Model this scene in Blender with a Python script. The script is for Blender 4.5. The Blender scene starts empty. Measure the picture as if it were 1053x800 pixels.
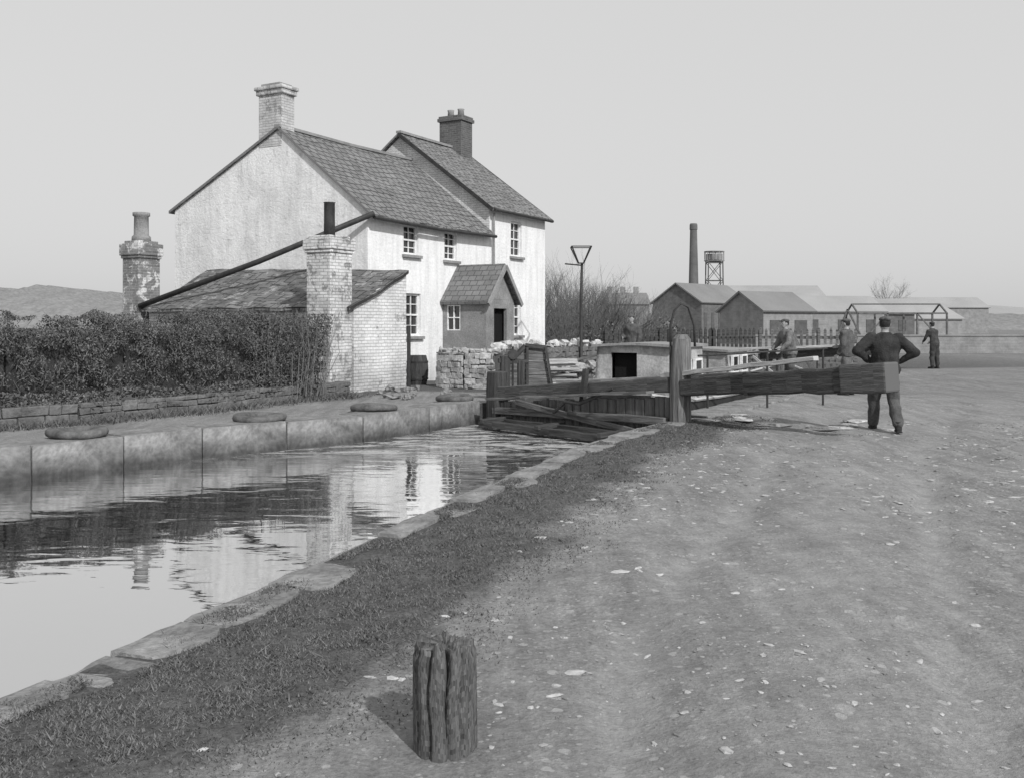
import bpy, math, random
import numpy as np
from mathutils import Vector, Matrix, noise as mnoise
from mathutils.geometry import delaunay_2d_cdt
random.seed(7); rng=np.random.default_rng(7)
scene=bpy.context.scene
scene.view_settings.view_transform='Standard'; scene.view_settings.look='None'; scene.view_settings.exposure=0
COL=scene.collection

# ---------------------------------------------------------------- materials
def newmat(name,rough=.9,spec=.3):
    m=bpy.data.materials.new(name); m.use_nodes=True
    nt=m.node_tree; b=nt.nodes['Principled BSDF']
    b.inputs['Roughness'].default_value=rough
    b.inputs['Specular IOR Level'].default_value=spec
    return m,nt,b
def L(nt,a,b): nt.links.new(a,b)
def coords(nt,kind='Object',scale=(1,1,1),rot=0):
    t=nt.nodes.new('ShaderNodeTexCoord'); mp=nt.nodes.new('ShaderNodeMapping')
    mp.inputs['Scale'].default_value=scale; mp.inputs['Rotation'].default_value=(0,0,rot)
    L(nt,t.outputs[kind],mp.inputs['Vector']); return mp.outputs['Vector']
def nz(nt,vec,scale,detail=6,rough=.6,dist=0):
    n=nt.nodes.new('ShaderNodeTexNoise'); n.inputs['Scale'].default_value=scale
    n.inputs['Detail'].default_value=detail; n.inputs['Roughness'].default_value=rough
    n.inputs['Distortion'].default_value=dist
    L(nt,vec,n.inputs['Vector']); return n.outputs['Fac']
def ramp(nt,fac,stops):
    r=nt.nodes.new('ShaderNodeValToRGB'); e=r.color_ramp.elements
    while len(e)<len(stops): e.new(.5)
    for i,(p,c) in enumerate(stops):
        e[i].position=p; e[i].color=(c,c,c,1)
    L(nt,fac,r.inputs['Fac']); return r.outputs['Color']
def mth(nt,op,a,b=None,clamp=False):
    n=nt.nodes.new('ShaderNodeMath'); n.operation=op; n.use_clamp=clamp
    for i,x in enumerate((a,b)):
        if x is None: continue
        if isinstance(x,(int,float)): n.inputs[i].default_value=x
        else: L(nt,x,n.inputs[i])
    return n.outputs[0]
def mixc(nt,fac,a,b,mode='MIX'):
    n=nt.nodes.new('ShaderNodeMix'); n.data_type='RGBA'; n.blend_type=mode
    for key,x in ((0,fac),(6,a),(7,b)):
        if isinstance(x,(int,float)):
            n.inputs[key].default_value = x if key==0 else (x,x,x,1)
        else: L(nt,x,n.inputs[key])
    return n.outputs[2]
def bump(nt,b,h,strength=.5,dist=.02):
    n=nt.nodes.new('ShaderNodeBump'); n.inputs['Strength'].default_value=strength
    n.inputs['Distance'].default_value=dist
    L(nt,h,n.inputs['Height']); L(nt,n.outputs[0],b.inputs['Normal'])
def M(name,c,var=.35,scale=3,rough=.9,bs=.5,bscale=25,bd=.02,kind='Object',stretch=(1,1,1),spec=.3,wet=0):
    m,nt,b=newmat(name,rough,spec); v=coords(nt,kind,stretch)
    a=nz(nt,v,scale,8,.65); f=nz(nt,v,bscale,5,.6)
    col=ramp(nt,a,[(.3,c*(1-var)),(.7,c*(1+var))])
    col2=ramp(nt,f,[(.3,.75),(.7,1.2)])
    col=mixc(nt,1.0,col,col2,'MULTIPLY')
    if wet:
        sx=nt.nodes.new('ShaderNodeSeparateXYZ'); L(nt,coords(nt,'Object'),sx.inputs[0])
        zz=mth(nt,'ADD',sx.outputs[2],mth(nt,'MULTIPLY',mth(nt,'SUBTRACT',a,.5),.25))
        col=mixc(nt,1.0,col,ramp(nt,mth(nt,'ADD',zz,.5,True),[(.12,1-wet),(.42,1)]),'MULTIPLY')
    L(nt,col,b.inputs['Base Color'])
    bump(nt,b,f,bs,bd); return m
def limewash(name,hi,lo,old,th=.6,stain=.3,joint=.4,bs=.6):
    # lime-washed rubble: soft lumps, faint broken coursing, thin grey weathering, flaked spots
    m,nt,b=newmat(name,.93,.2); o=coords(nt,'Object')
    n1=nz(nt,o,.9,9,.7); n2=nz(nt,o,14,6,.7); n3=nz(nt,o,3.4,10,.8,.5); n5=nz(nt,o,5,5,.6)
    vb=coords(nt,'UV'); ad=nt.nodes.new('ShaderNodeVectorMath'); ad.operation='ADD'
    nn=nt.nodes.new('ShaderNodeTexNoise'); nn.inputs['Scale'].default_value=2.6; nn.inputs['Detail'].default_value=4; L(nt,vb,nn.inputs['Vector'])
    sc=nt.nodes.new('ShaderNodeVectorMath'); sc.operation='SCALE'; sc.inputs[3].default_value=.45
    L(nt,nn.outputs['Color'],sc.inputs[0]); L(nt,vb,ad.inputs[0]); L(nt,sc.outputs[0],ad.inputs[1])
    br=nt.nodes.new('ShaderNodeTexBrick'); L(nt,ad.outputs[0],br.inputs['Vector'])
    br.inputs['Scale'].default_value=1; br.inputs['Brick Width'].default_value=.38; br.inputs['Row Height'].default_value=.16
    br.inputs['Mortar Size'].default_value=.025; br.inputs['Mortar Smooth'].default_value=1.0
    jt=mth(nt,'MULTIPLY',br.outputs['Fac'],ramp(nt,n5,[(.4,0),(.65,1)]))
    streak=nz(nt,coords(nt,'Object',(3,3,.35)),1.6,6,.6)
    col=ramp(nt,n1,[(.3,lo),(.6,hi)])
    col=mixc(nt,1.0,col,ramp(nt,n2,[(.3,.86),(.65,1.04)]),'MULTIPLY')
    col=mixc(nt,1.0,col,ramp(nt,streak,[(.3,.84),(.55,1.02)]),'MULTIPLY')
    col=mixc(nt,mth(nt,'MULTIPLY',jt,joint*.5),col,old)
    col=mixc(nt,mth(nt,'MULTIPLY',ramp(nt,n3,[(th,0),(th+.04,1)]),.6),col,old)
    sx=nt.nodes.new('ShaderNodeSeparateXYZ'); L(nt,o,sx.inputs[0])
    z=mth(nt,'DIVIDE',mth(nt,'ADD',sx.outputs[2],mth(nt,'MULTIPLY',n1,1.4)),3.0)
    col=mixc(nt,1.0,col,ramp(nt,z,[(.18,1-stain),(.5,1)]),'MULTIPLY')
    L(nt,col,b.inputs['Base Color'])
    bump(nt,b,mth(nt,'ADD',mth(nt,'MULTIPLY',jt,-joint*.8),mth(nt,'ADD',n2,n5)),bs,.03); return m
def brickmat(name,c1,c2,mortar,w=.23,h=.075,ms=.01,patch=None,bs=.6,bd=.012,dirt=.35,stain=0,offset=.5,pscale=1.1,pth=.6,wob=.03,smooth=.3,fine=.18):
    m,nt,b=newmat(name,.92,.2); v=coords(nt,'UV')
    o=coords(nt,'Object')
    w1=nt.nodes.new('ShaderNodeVectorMath'); w1.operation='ADD'
    nn=nt.nodes.new('ShaderNodeTexNoise'); nn.inputs['Scale'].default_value=4; L(nt,v,nn.inputs['Vector'])
    sc=nt.nodes.new('ShaderNodeVectorMath'); sc.operation='SCALE'; sc.inputs[3].default_value=wob
    L(nt,nn.outputs['Color'],sc.inputs[0]); L(nt,v,w1.inputs[0]); L(nt,sc.outputs[0],w1.inputs[1])
    br=nt.nodes.new('ShaderNodeTexBrick'); L(nt,w1.outputs[0],br.inputs['Vector'])
    br.inputs['Scale'].default_value=1; br.inputs['Brick Width'].default_value=w; br.inputs['Row Height'].default_value=h
    br.inputs['Mortar Size'].default_value=ms; br.inputs['Mortar Smooth'].default_value=smooth
    br.inputs['Color1'].default_value=(c1,)*3+(1,); br.inputs['Color2'].default_value=(c2,)*3+(1,)
    br.inputs['Mortar'].default_value=(mortar,)*3+(1,); br.offset=offset
    n1=nz(nt,o,1.3,8,.7); n2=nz(nt,o,22,6,.7)
    col=mixc(nt,1.0,br.outputs['Color'],ramp(nt,n1,[(.3,1-dirt),(.65,1.08)]),'MULTIPLY')
    col=mixc(nt,1.0,col,ramp(nt,n2,[(.3,1-fine),(.7,1+fine*.6)]),'MULTIPLY')
    if patch is not None:
        n3=nz(nt,o,pscale,10,.75,.4)
        fac=ramp(nt,n3,[(pth,0),(pth+.05,1)])
        br2=mixc(nt,1.0,br.outputs['Color'],patch,'MULTIPLY')
        col=mixc(nt,mth(nt,'MULTIPLY',fac,.85),col,br2)
    if stain:
        sx=nt.nodes.new('ShaderNodeSeparateXYZ'); L(nt,o,sx.inputs[0])
        z=mth(nt,'ADD',sx.outputs[2],mth(nt,'MULTIPLY',n1,1.2))
        col=mixc(nt,1.0,col,ramp(nt,mth(nt,'DIVIDE',z,3.0),[(.15,1-stain),(.5,1.0)]),'MULTIPLY')
    L(nt,col,b.inputs['Base Color'])
    hh=mth(nt,'ADD',mth(nt,'MULTIPLY',br.outputs['Fac'],-1.0),mth(nt,'MULTIPLY',n2,.8))
    bump(nt,b,hh,bs,bd); return m
def leafmat(name,lo,hi):
    m,nt,b=newmat(name,.75,.2)
    g=nt.nodes.new('ShaderNodeNewGeometry'); v=coords(nt,'Object')
    a=nz(nt,v,1.6,4)
    x=mth(nt,'ADD',mth(nt,'MULTIPLY',g.outputs['Random Per Island'],.6),mth(nt,'MULTIPLY',a,.5))
    L(nt,ramp(nt,x,[(.2,lo),(.85,hi)]),b.inputs['Base Color']); return m

m_white=limewash('whitewash',.88,.77,.5,th=.63,stain=.35,joint=.3)
m_gable=limewash('weathered_whitewash',.84,.64,.42,th=.58,stain=.3,joint=.28)
m_wbrick=brickmat('flaking_white_brick',.82,.70,.52,w=.23,h=.078,ms=.009,patch=.38,bs=.8,bd=.015,dirt=.28,stain=.35,pscale=2.2,pth=.57)
m_dbrick=brickmat('sooty_brick',.15,.10,.2,dirt=.3)
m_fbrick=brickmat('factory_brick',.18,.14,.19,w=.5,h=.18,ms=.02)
m_fbrick2=brickmat('hazed_factory_brick',.31,.27,.31,w=.5,h=.18,ms=.02)  # brick tone lightened: distance haze is put into the colour
m_slate=brickmat('slate_roof',.245,.18,.06,w=.30,h=.25,ms=.022,bs=1,bd=.03,dirt=.18,wob=.015,smooth=.6,fine=.12,patch=.8,pscale=2.4,pth=.6)
m_slate2=brickmat('mossy_slate_roof',.24,.16,.06,w=.5,h=.32,ms=.02,bs=.9,bd=.03,dirt=.55,patch=1.7,pscale=2.0,pth=.55,wob=.02)
m_fslate=M('distant_slate',.32,.10,.2,bs=.1)  # grey raised so the far roofs carry distance haze in their colour
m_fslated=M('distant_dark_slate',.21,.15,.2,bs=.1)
m_stone=M('coping_stone',.22,.4,2.2,bs=.9,bscale=18,bd=.03)
m_quay=M('quay_stone',.21,.45,1.7,bs=.8,bscale=14,bd=.03,wet=.7)
m_stonew=M('whitewashed_rubble',.36,.6,3,bs=.7,bscale=14,bd=.03)
m_stoned=M('dark_rubble',.15,.35,2.5,bs=.8,bscale=14,bd=.04)
m_mortar=M('earth_mortar',.10,.3,4)
m_peb=M('pale_pebble',.40,.3,3.1,bs=.4)
m_clod=M('dirt_clod',.22,.4,5,bs=.5)
m_pot=M('clay_chimney_pot',.24,.3,3)
m_wood=M('weathered_timber',.17,.7,3,bs=1,bscale=14,bd=.03,kind='UV',stretch=(.35,5,1))
m_woodd=M('tarred_timber',.065,.75,3,bs=1,bscale=14,bd=.03,kind='UV',stretch=(.35,5,1))
m_woodl=M('bleached_timber',.42,.4,3,bs=.8,bscale=14,bd=.02,kind='UV',stretch=(.35,5,1))
m_woodm=M('old_grey_timber',.11,.5,4,bs=1,bscale=14,bd=.03,kind='UV',stretch=(.35,5,1))
m_iron=M('dark_iron',.04,.4,6,rough=.6,bs=.3)
m_paint=M('white_paint',.76,.15,4,rough=.6,bs=.2)
m_gpaint=M('grey_paint',.26,.25,2.5,rough=.7,bs=.3)
m_boat=M('boat_cabin_paint',.38,.55,1.8,rough=.6,bs=.3)
m_hull=M('tarred_hull',.045,.5,2,rough=.6,bs=.3)
m_black=M('dark_interior',.008,.2,3)
m_rub=M('worn_rubber',.11,.5,5,bs=.4)
m_skin=M('skin',.32,.12,9,rough=.6,bs=.1)
m_hair=M('hair',.03,.4,20)
m_glass,_nt,_b=newmat('window_glass',.08,.6); _b.inputs['Base Color'].default_value=(.03,.03,.03,1)
m_hedge=leafmat('hedge_leaves',.04,.17)
m_ivy=leafmat('ivy_leaves',.04,.17)
m_grassb=leafmat('grass_blades',.055,.19)
m_twig=M('winter_twigs',.12,.4,5)
m_twigh=M('hedge_twigs',.17,.4,5)
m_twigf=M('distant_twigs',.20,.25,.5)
m_gfar=M('grimy_factory_glass',.10,.3,2)

# ---------------------------------------------------------------- builder
class B:
    def __init__(s): s.v=[];s.f=[];s.ax=[]
    def add(s,vs,fs,axis=None):
        o=len(s.v); s.v+=[tuple(p) for p in vs]
        for f in fs: s.f.append([i+o for i in f]); s.ax.append(axis)
    def hexa(s,p,axis=None):
        s.add(p,[(0,3,2,1),(4,5,6,7),(0,1,5,4),(1,2,6,5),(2,3,7,6),(3,0,4,7)],axis)
    def box(s,c,d,rz=0,axis=None,jit=0,rx=0):
        hx,hy,hz=d[0]/2,d[1]/2,d[2]/2
        R=Matrix.Rotation(rz,3,'Z')@Matrix.Rotation(rx,3,'X')
        p=[]
        for z in (-hz,hz):
            for x,y in ((-hx,-hy),(hx,-hy),(hx,hy),(-hx,hy)):
                q=R@Vector((x,y,z))
                if jit: q+=Vector([random.uniform(-jit,jit) for _ in range(3)])
                p.append(q+Vector(c))
        s.hexa(p,axis)
    def beam(s,p0,p1,w,h,w1=None,h1=None,segs=1,jit=0):
        p0=Vector(p0);p1=Vector(p1);d=(p1-p0).normalized()
        up=Vector((0,0,1)) if abs(d.z)<.95 else Vector((0,1,0))
        sd=d.cross(up).normalized(); up=sd.cross(d)
        w1=w1 or w; h1=h1 or h; rings=[]
        for i in range(segs+1):
            t=i/segs; c=p0.lerp(p1,t); ww=w+(w1-w)*t; hh=h+(h1-h)*t
            if jit: c=c+sd*random.uniform(-jit,jit)+up*random.uniform(-jit,jit)
            rings.append([c+sd*a*ww/2+up*b*hh/2 for a,b in ((-1,-1),(1,-1),(1,1),(-1,1))])
        vs=[q for r in rings for q in r]; fs=[(0,3,2,1)] ; n=len(rings)-1
        for i in range(n):
            for k in range(4):
                k2=(k+1)%4; fs.append((i*4+k,i*4+k2,i*4+4+k2,i*4+4+k))
        fs.append((n*4,n*4+1,n*4+2,n*4+3)); s.add(vs,fs,tuple(d))
    def tube(s,pts,rs,n=10,cap=True):
        pts=[Vector(p) for p in pts]; rings=[]
        if isinstance(rs,(int,float)): rs=[rs]*len(pts)
        ref=None
        for i,p in enumerate(pts):
            d=(pts[min(i+1,len(pts)-1)]-pts[max(i-1,0)]).normalized()
            if ref is None: ref=Vector((0,0,1)) if abs(d.z)<.9 else Vector((1,0,0))
            a=d.cross(ref).normalized(); bb=a.cross(d).normalized()
            rings.append([p+(a*math.cos(2*math.pi*k/n)+bb*math.sin(2*math.pi*k/n))*rs[i] for k in range(n)])
        vs=[q for r in rings for q in r]; fs=[]
        for i in range(len(pts)-1):
            for k in range(n):
                k2=(k+1)%n; fs.append((i*n+k,i*n+k2,(i+1)*n+k2,(i+1)*n+k))
        if cap:
            fs.append(tuple(range(n-1,-1,-1))); fs.append(tuple((len(pts)-1)*n+k for k in range(n)))
        s.add(vs,fs,tuple((pts[-1]-pts[0]).normalized()) if (pts[-1]-pts[0]).length>0 else None)
    def prism(s,poly,off,axis=None):
        n=len(poly); off=Vector(off)
        vs=[Vector(p) for p in poly]+[Vector(p)+off for p in poly]
        fs=[tuple(range(n)),tuple(range(2*n-1,n-1,-1))]+[(i,i+n,(i+1)%n+n,(i+1)%n) for i in range(n)]
        s.add(vs,fs,axis)
    def ell(s,c,r,n=14,m=9,rot=None):
        vs=[];fs=[]
        for i in range(m+1):
            th=math.pi*i/m
            for k in range(n):
                ph=2*math.pi*k/n
                q=Vector((math.sin(th)*math.cos(ph)*r[0],math.sin(th)*math.sin(ph)*r[1],math.cos(th)*r[2]))
                if rot is not None: q=rot@q
                vs.append(q+Vector(c))
        for i in range(m):
            for k in range(n):
                k2=(k+1)%n; fs.append((i*n+k,(i+1)*n+k,(i+1)*n+k2,i*n+k2))
        s.add(vs,fs)
    def rock(s,c,r,rz=0,n=8,m=5):
        vs=[];fs=[];sd=Vector((random.random()*50,random.random()*50,0)); R=Matrix.Rotation(rz,3,'Z')
        for i in range(m+1):
            th=math.pi*i/m
            for k in range(n):
                ph=2*math.pi*k/n
                q=Vector((math.sin(th)*math.cos(ph),math.sin(th)*math.sin(ph),math.cos(th)))
                k1=.8+.55*mnoise.noise(q*1.5+sd) if i not in (0,m) else .8
                q=Vector((q.x*r[0],q.y*r[1],q.z*r[2]))*k1
                vs.append(R@q+Vector(c))
        for i in range(m):
            for k in range(n):
                k2=(k+1)%n; fs.append((i*n+k,(i+1)*n+k,(i+1)*n+k2,i*n+k2))
        s.add(vs,fs)
    def loft(s,rings,n=20):
        vs=[];fs=[]
        for (z,rx,ry,cx,cy) in rings:
            for k in range(n):
                a=2*math.pi*k/n; vs.append((cx+rx*math.cos(a),cy+ry*math.sin(a),z))
        for i in range(len(rings)-1):
            for k in range(n):
                k2=(k+1)%n; fs.append((i*n+k,i*n+k2,(i+1)*n+k2,(i+1)*n+k))
        fs.append(tuple(range(n-1,-1,-1))); fs.append(tuple((len(rings)-1)*n+k for k in range(n)))
        s.add(vs,fs)
    def build(s,name,mat,parent=None,loc=None,rz=0,smooth=False,bevel=0,fix=True):
        me=bpy.data.meshes.new(name); me.from_pydata(s.v,[],s.f); 
        if fix:
            import bmesh
            bm=bmesh.new(); bm.from_mesh(me)
            bmesh.ops.recalc_face_normals(bm,faces=bm.faces); bm.to_mesh(me); bm.free()
        me.update()
        uv=me.uv_layers.new(name='UVMap')
        for i,p in enumerate(me.polygons):
            n=p.normal; ax=s.ax[i]
            if ax is None:
                if abs(n.z)>.99: t=Vector((1,0,0))
                else: t=Vector((0,0,1)).cross(n).normalized()
                bb=n.cross(t)
            else:
                t=Vector(ax); bb=n.cross(t)
            for li in p.loop_indices:
                co=me.vertices[me.loops[li].vertex_index].co
                uv.data[li].uv=(co.dot(t),co.dot(bb)+(n.x*3.1 if ax else 0))
        if mat: me.materials.append(mat)
        if smooth:
            for p in me.polygons: p.use_smooth=True
        o=bpy.data.objects.new(name,me); COL.objects.link(o)
        if parent: o.parent=parent
        if loc is not None: o.location=loc
        o.rotation_euler[2]=rz
        if bevel:
            md=o.modifiers.new('bevel','BEVEL'); md.width=bevel; md.segments=2; md.limit_method='ANGLE'
        return o
def thing(name,label,cat,loc=(0,0,0),rz=0,group=None):
    e=bpy.data.objects.new(name,None); COL.objects.link(e); e.location=loc; e.rotation_euler[2]=rz
    e.empty_display_size=.2; e['label']=label; e['category']=cat
    if group: e['group']=group
    return e
def solo(o,label,cat,group=None):
    o['label']=label; o['category']=cat
    if group: o['group']=group
    return o
def fastmesh(name,verts,faces,mat,parent=None):
    me=bpy.data.meshes.new(name); nv=len(verts); nf=len(faces); k=faces.shape[1]
    me.vertices.add(nv); me.vertices.foreach_set('co',verts.astype(np.float32).ravel())
    me.loops.add(nf*k); me.loops.foreach_set('vertex_index',faces.astype(np.int32).ravel())
    me.polygons.add(nf); me.polygons.foreach_set('loop_start',np.arange(0,nf*k,k,dtype=np.int32))
    me.polygons.foreach_set('loop_total',np.full(nf,k,dtype=np.int32))
    me.update(calc_edges=True); me.materials.append(mat)
    o=bpy.data.objects.new(name,me); COL.objects.link(o)
    if parent: o.parent=parent
    return o
def cards(name,pts,size,mat,vert=0.0,parent=None,aspect=1.0):
    n=len(pts); a=rng.normal(size=(n,3)); a/=np.linalg.norm(a,axis=1,keepdims=True)
    b=rng.normal(size=(n,3)); b[:,2]+=vert; b-=a*(a*b).sum(1,keepdims=True); b/=np.linalg.norm(b,axis=1,keepdims=True)
    sz=(size*(.5+rng.random(n)))[:,None]
    v=np.stack([pts-b*sz*aspect,pts+a*sz*.45,pts+b*sz*aspect,pts-a*sz*.45],1).reshape(-1,3)
    return fastmesh(name,v,np.arange(n*4).reshape(n,4),mat,parent)
def N(x,y,s=1.0,o=0): return mnoise.noise(Vector((x*s+o,y*s+o*.7,o*1.3)))

# ---------------------------------------------------------------- layout curves
D=Vector((.4908,.8713)); G=Vector((-.8713,.4908)); HANG=math.atan2(D.y,D.x)
bankR=[(-12,-9),(-4.4,0),(-2.75,2.9),(-2.05,4.35),(-1.75,5.2),(-1.3,6.5),(-.75,8.2),(-.05,10.2),(.75,12.4),(1.65,14.5),(2.75,16.5)]
lr_far=(2.75+D.x*16,16.5+D.y*16); ll_far=(lr_far[0]+G.x*4.3,lr_far[1]+G.y*4.3)
bankL=[(-.2,20.5),(-.7,20.1),(-1.61,18.6),(-2.61,16.9),(-3.68,15.8),(-4.73,14.8),(-5.55,13.8),(-6.3,12.7),(-7.5,11.2),(-10,9),(-15,4.5),(-24,-4)]
canal=bankR+[lr_far,ll_far]+bankL+[(-24,-9)]
def segdist(x,y,pl):
    best=1e9
    for i in range(len(pl)-1):
        ax,ay=pl[i];bx,by=pl[i+1]; dx,dy=bx-ax,by-ay
        t=max(0,min(1,((x-ax)*dx+(y-ay)*dy)/(dx*dx+dy*dy)))
        best=min(best,math.hypot(x-ax-t*dx,y-ay-t*dy))
    return best
def inpoly(x,y,P):
    r=False;j=len(P)-1
    for i in range(len(P)):
        if (P[i][1]>y)!=(P[j][1]>y) and x<(P[j][0]-P[i][0])*(y-P[i][1])/(P[j][1]-P[i][1])+P[i][0]: r=not r
        j=i
    return r
wallL=[(-16,9.5),(-11,12.6),(-8.6,14.9),(-7.3,16.2),(-6.0,18.2),(-4.7,20.9),(-3.9,22.6)]
RUTS=((2.5,3),(3.95,8),(5.4,1))
def rut(dR,y,off,o): return math.exp(-((dR-off-.35*N(0,y,.25,o))/.15)**2)*(.6+.5*N(y,0,.8,o))
def gheight(x,y):
    dR=segdist(x,y,bankR+[lr_far]); dL=segdist(x,y,bankL+[ll_far])
    dm=min(dR,dL)
    k=min(1,max(0,(dm-.1)/.5))
    z=.045*N(x,y,.8)+.026*N(x,y,2.4,5)+.008*N(x,y,6,9)
    right = x> (-4.4+.45*y) if y<16 else x>2.75+(y-16.5)*.563
    if right and y<40:
        for off,oo in RUTS: z-=.06*rut(dR,y,off,oo)
        z+=.035*math.exp(-((dR-3.2)/.4)**2)
    return z*k
pts=[(-2500,-300),(2500,-300),(2500,4000),(-2500,4000)]+[tuple(p) for p in canal]
nC=len(canal)
cons=[(0,1),(1,2),(2,3),(3,0)]+[(4+i,4+(i+1)%nC) for i in range(nC)]
def grid(x0,x1,y0,y1,s,j=.25):
    x=x0
    while x<=x1:
        y=y0
        while y<=y1:
            px=x+random.uniform(-j,j)*s; py=y+random.uniform(-j,j)*s
            if not inpoly(px,py,canal) and segdist(px,py,canal+[canal[0]])>.06: pts.append((px,py))
            y+=s
        x+=s
grid(-2.6,5.0,1.6,9.9,.09); grid(-2.6,11,10,19.9,.2); grid(-14,14,20,40,1.0); grid(5.1,9,1.6,9.8,.2); grid(-14,-2.8,9,19.9,.4)
grid(-60,60,42,120,12); grid(-400,400,150,700,60)
vv,ee,ff,_,_,_=delaunay_2d_cdt([Vector(p) for p in pts],cons,[],0,1e-5)
gv=[];mg=[];mt=[]
for p in vv:
    x,y=p.x,p.y
    near=(-16<x<16 and 0<y<42)
    z=gheight(x,y) if near else 0
    gv.append((x,y,z))
    if near:
        dR=segdist(x,y,bankR); nn=.35*N(x,y,.8,3)+.2*N(x,y,2.3,9)
        right= (x> -4.4+.45*y) if y<16.4 else x>2.75+(y-16.5)*.563
        if right:
            lim=1.2+nn if y<13 else 1.3+(y-13)*.05+nn
            g=1-max(0,min(1,(dR-lim+.4)/.8))
            if y>16.5: g=.12
            if dR>8.5+nn*2: g=.4
            t=max(0,max(rut(dR,y,off,oo) for off,oo in RUTS),.75*math.exp(-((dR-3.2-.3*N(0,y,.3,4))/.5)**2)*(.5+N(x,y,.6,2)))
        else:
            dW=segdist(x,y,wallL); g=.25+nn
            if dW<.5: g=.9
            if segdist(x,y,bankL)>3.2: g=.8
            t=0
    else:
        g=.45;t=0
    mg.append(max(0,min(1,g))); mt.append(t)
fs=[]
for f in ff:
    cx=sum(vv[i].x for i in f)/3; cy=sum(vv[i].y for i in f)/3
    if not inpoly(cx,cy,canal): fs.append(tuple(f))
me=bpy.data.meshes.new('ground'); me.from_pydata(gv,[],fs)
for nm,arr in (('grassmask',mg),('trackmask',mt)):
    a=me.attributes.new(nm,'FLOAT','POINT'); a.data.foreach_set('value',arr)
for p in me.polygons: p.use_smooth=True
me.update()
if sum(p.normal.z for p in me.polygons)<0: me.flip_normals()
ground=bpy.data.objects.new('ground',me); COL.objects.link(ground); ground['kind']='structure'
m,nt,b=newmat('dirt_path_and_turf',.95,.15); o=coords(nt,'Object')
def attr(nm):
    a=nt.nodes.new('ShaderNodeAttribute'); a.attribute_name=nm; return a.outputs['Fac']
n1=nz(nt,o,.7,8,.7); n2=nz(nt,o,6,8,.7); n3=nz(nt,o,45,5,.7); n4=nz(nt,o,19,6,.75)
st_=nz(nt,coords(nt,'Object',(3.2,.3,1),.36),1.5,7,.65)
dirt=ramp(nt,n1,[(.3,.20),(.7,.29)])
dirt=mixc(nt,1.0,dirt,ramp(nt,n2,[(.3,.80),(.7,1.14)]),'MULTIPLY')
dirt=mixc(nt,1.0,dirt,ramp(nt,st_,[(.3,.74),(.7,1.22)]),'MULTIPLY')
dirt=mixc(nt,1.0,dirt,ramp(nt,n3,[(.3,.75),(.7,1.25)]),'MULTIPLY')
dirt=mixc(nt,1.0,dirt,ramp(nt,n4,[(.32,.82),(.6,1.08)]),'MULTIPLY')
dirt=mixc(nt,mth(nt,'MULTIPLY',attr('trackmask'),.6,True),dirt,ramp(nt,n2,[(.3,.27),(.7,.40)]))
sts=None
for scl,thr,val,am in ((15,.80,.42,.6),(34,.7,.44,.55),(8,.9,.38,.5)):
    vo=nt.nodes.new('ShaderNodeTexVoronoi'); vo.inputs['Scale'].default_value=scl; L(nt,o,vo.inputs['Vector'])
    sv=nt.nodes.new('ShaderNodeSeparateColor'); L(nt,vo.outputs['Color'],sv.inputs[0])
    dd=mth(nt,'ADD',vo.outputs['Distance'],mth(nt,'MULTIPLY',mth(nt,'SUBTRACT',n3,.5),.35))
    st=mth(nt,'MULTIPLY',mth(nt,'LESS_THAN',dd,mth(nt,'MULTIPLY',sv.outputs[1],.42)),mth(nt,'GREATER_THAN',sv.outputs[0],thr))
    dirt=mixc(nt,mth(nt,'MULTIPLY',st,am),dirt,val)
    sts=st if sts is None else mth(nt,'MAXIMUM',sts,st)
tf=mixc(nt,1.0,ramp(nt,n2,[(.3,.06),(.7,.15)]),ramp(nt,n3,[(.3,.5),(.7,1.4)]),'MULTIPLY')
gm=mth(nt,'ADD',attr('grassmask'),mth(nt,'MULTIPLY',mth(nt,'SUBTRACT',n2,.5),1.5))
gm=mth(nt,'ADD',gm,mth(nt,'MULTIPLY',mth(nt,'SUBTRACT',n4,.5),.9))
gf=ramp(nt,gm,[(.35,0),(.7,1)])
L(nt,mixc(nt,gf,dirt,tf),b.inputs['Base Color'])
hh=mth(nt,'ADD',mth(nt,'ADD',n2,mth(nt,'MULTIPLY',n3,.35)),mth(nt,'MULTIPLY',sts,.2)); hh=mth(nt,'ADD',hh,mth(nt,'MULTIPLY',n4,.45))
bump(nt,b,hh,.9,.03); me.materials.append(m)

bb=B(); n=len(canal)
for i in range(n):
    a=canal[i];c=canal[(i+1)%n]
    bb.add([(a[0],a[1],.0),(c[0],c[1],.0),(c[0],c[1],-1.6),(a[0],a[1],-1.6)],[(0,1,2,3)])
o=bb.build('canal_wall',M('wet_canal_masonry',.07,.4,2),fix=False); o['kind']='structure'
bb=B(); bb.add([(-26,-11,-.42),(13,-11,-.42),(13,36,-.42),(-26,36,-.42)],[(0,1,2,3)])
water=bb.build('water',None,fix=False); water['kind']='structure'
m=bpy.data.materials.new('canal_water'); m.use_nodes=True; nt=m.node_tree
for x in list(nt.nodes): nt.nodes.remove(x)
out=nt.nodes.new('ShaderNodeOutputMaterial'); gl=nt.nodes.new('ShaderNodeBsdfGlossy'); df=nt.nodes.new('ShaderNodeBsdfDiffuse')
gl.inputs['Roughness'].default_value=.012; gl.inputs['Color'].default_value=(.97,.97,.97,1)
mx=nt.nodes.new('ShaderNodeMixShader'); fr=nt.nodes.new('ShaderNodeFresnel'); fr.inputs['IOR'].default_value=3.2
o1=coords(nt,'Object')
sx=nt.nodes.new('ShaderNodeSeparateXYZ'); L(nt,o1,sx.inputs[0]); yy=mth(nt,'DIVIDE',sx.outputs[1],20)
fo=nz(nt,coords(nt,'Object',(.7,1.8,1),.6),2.0,10,.8,.8)
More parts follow.
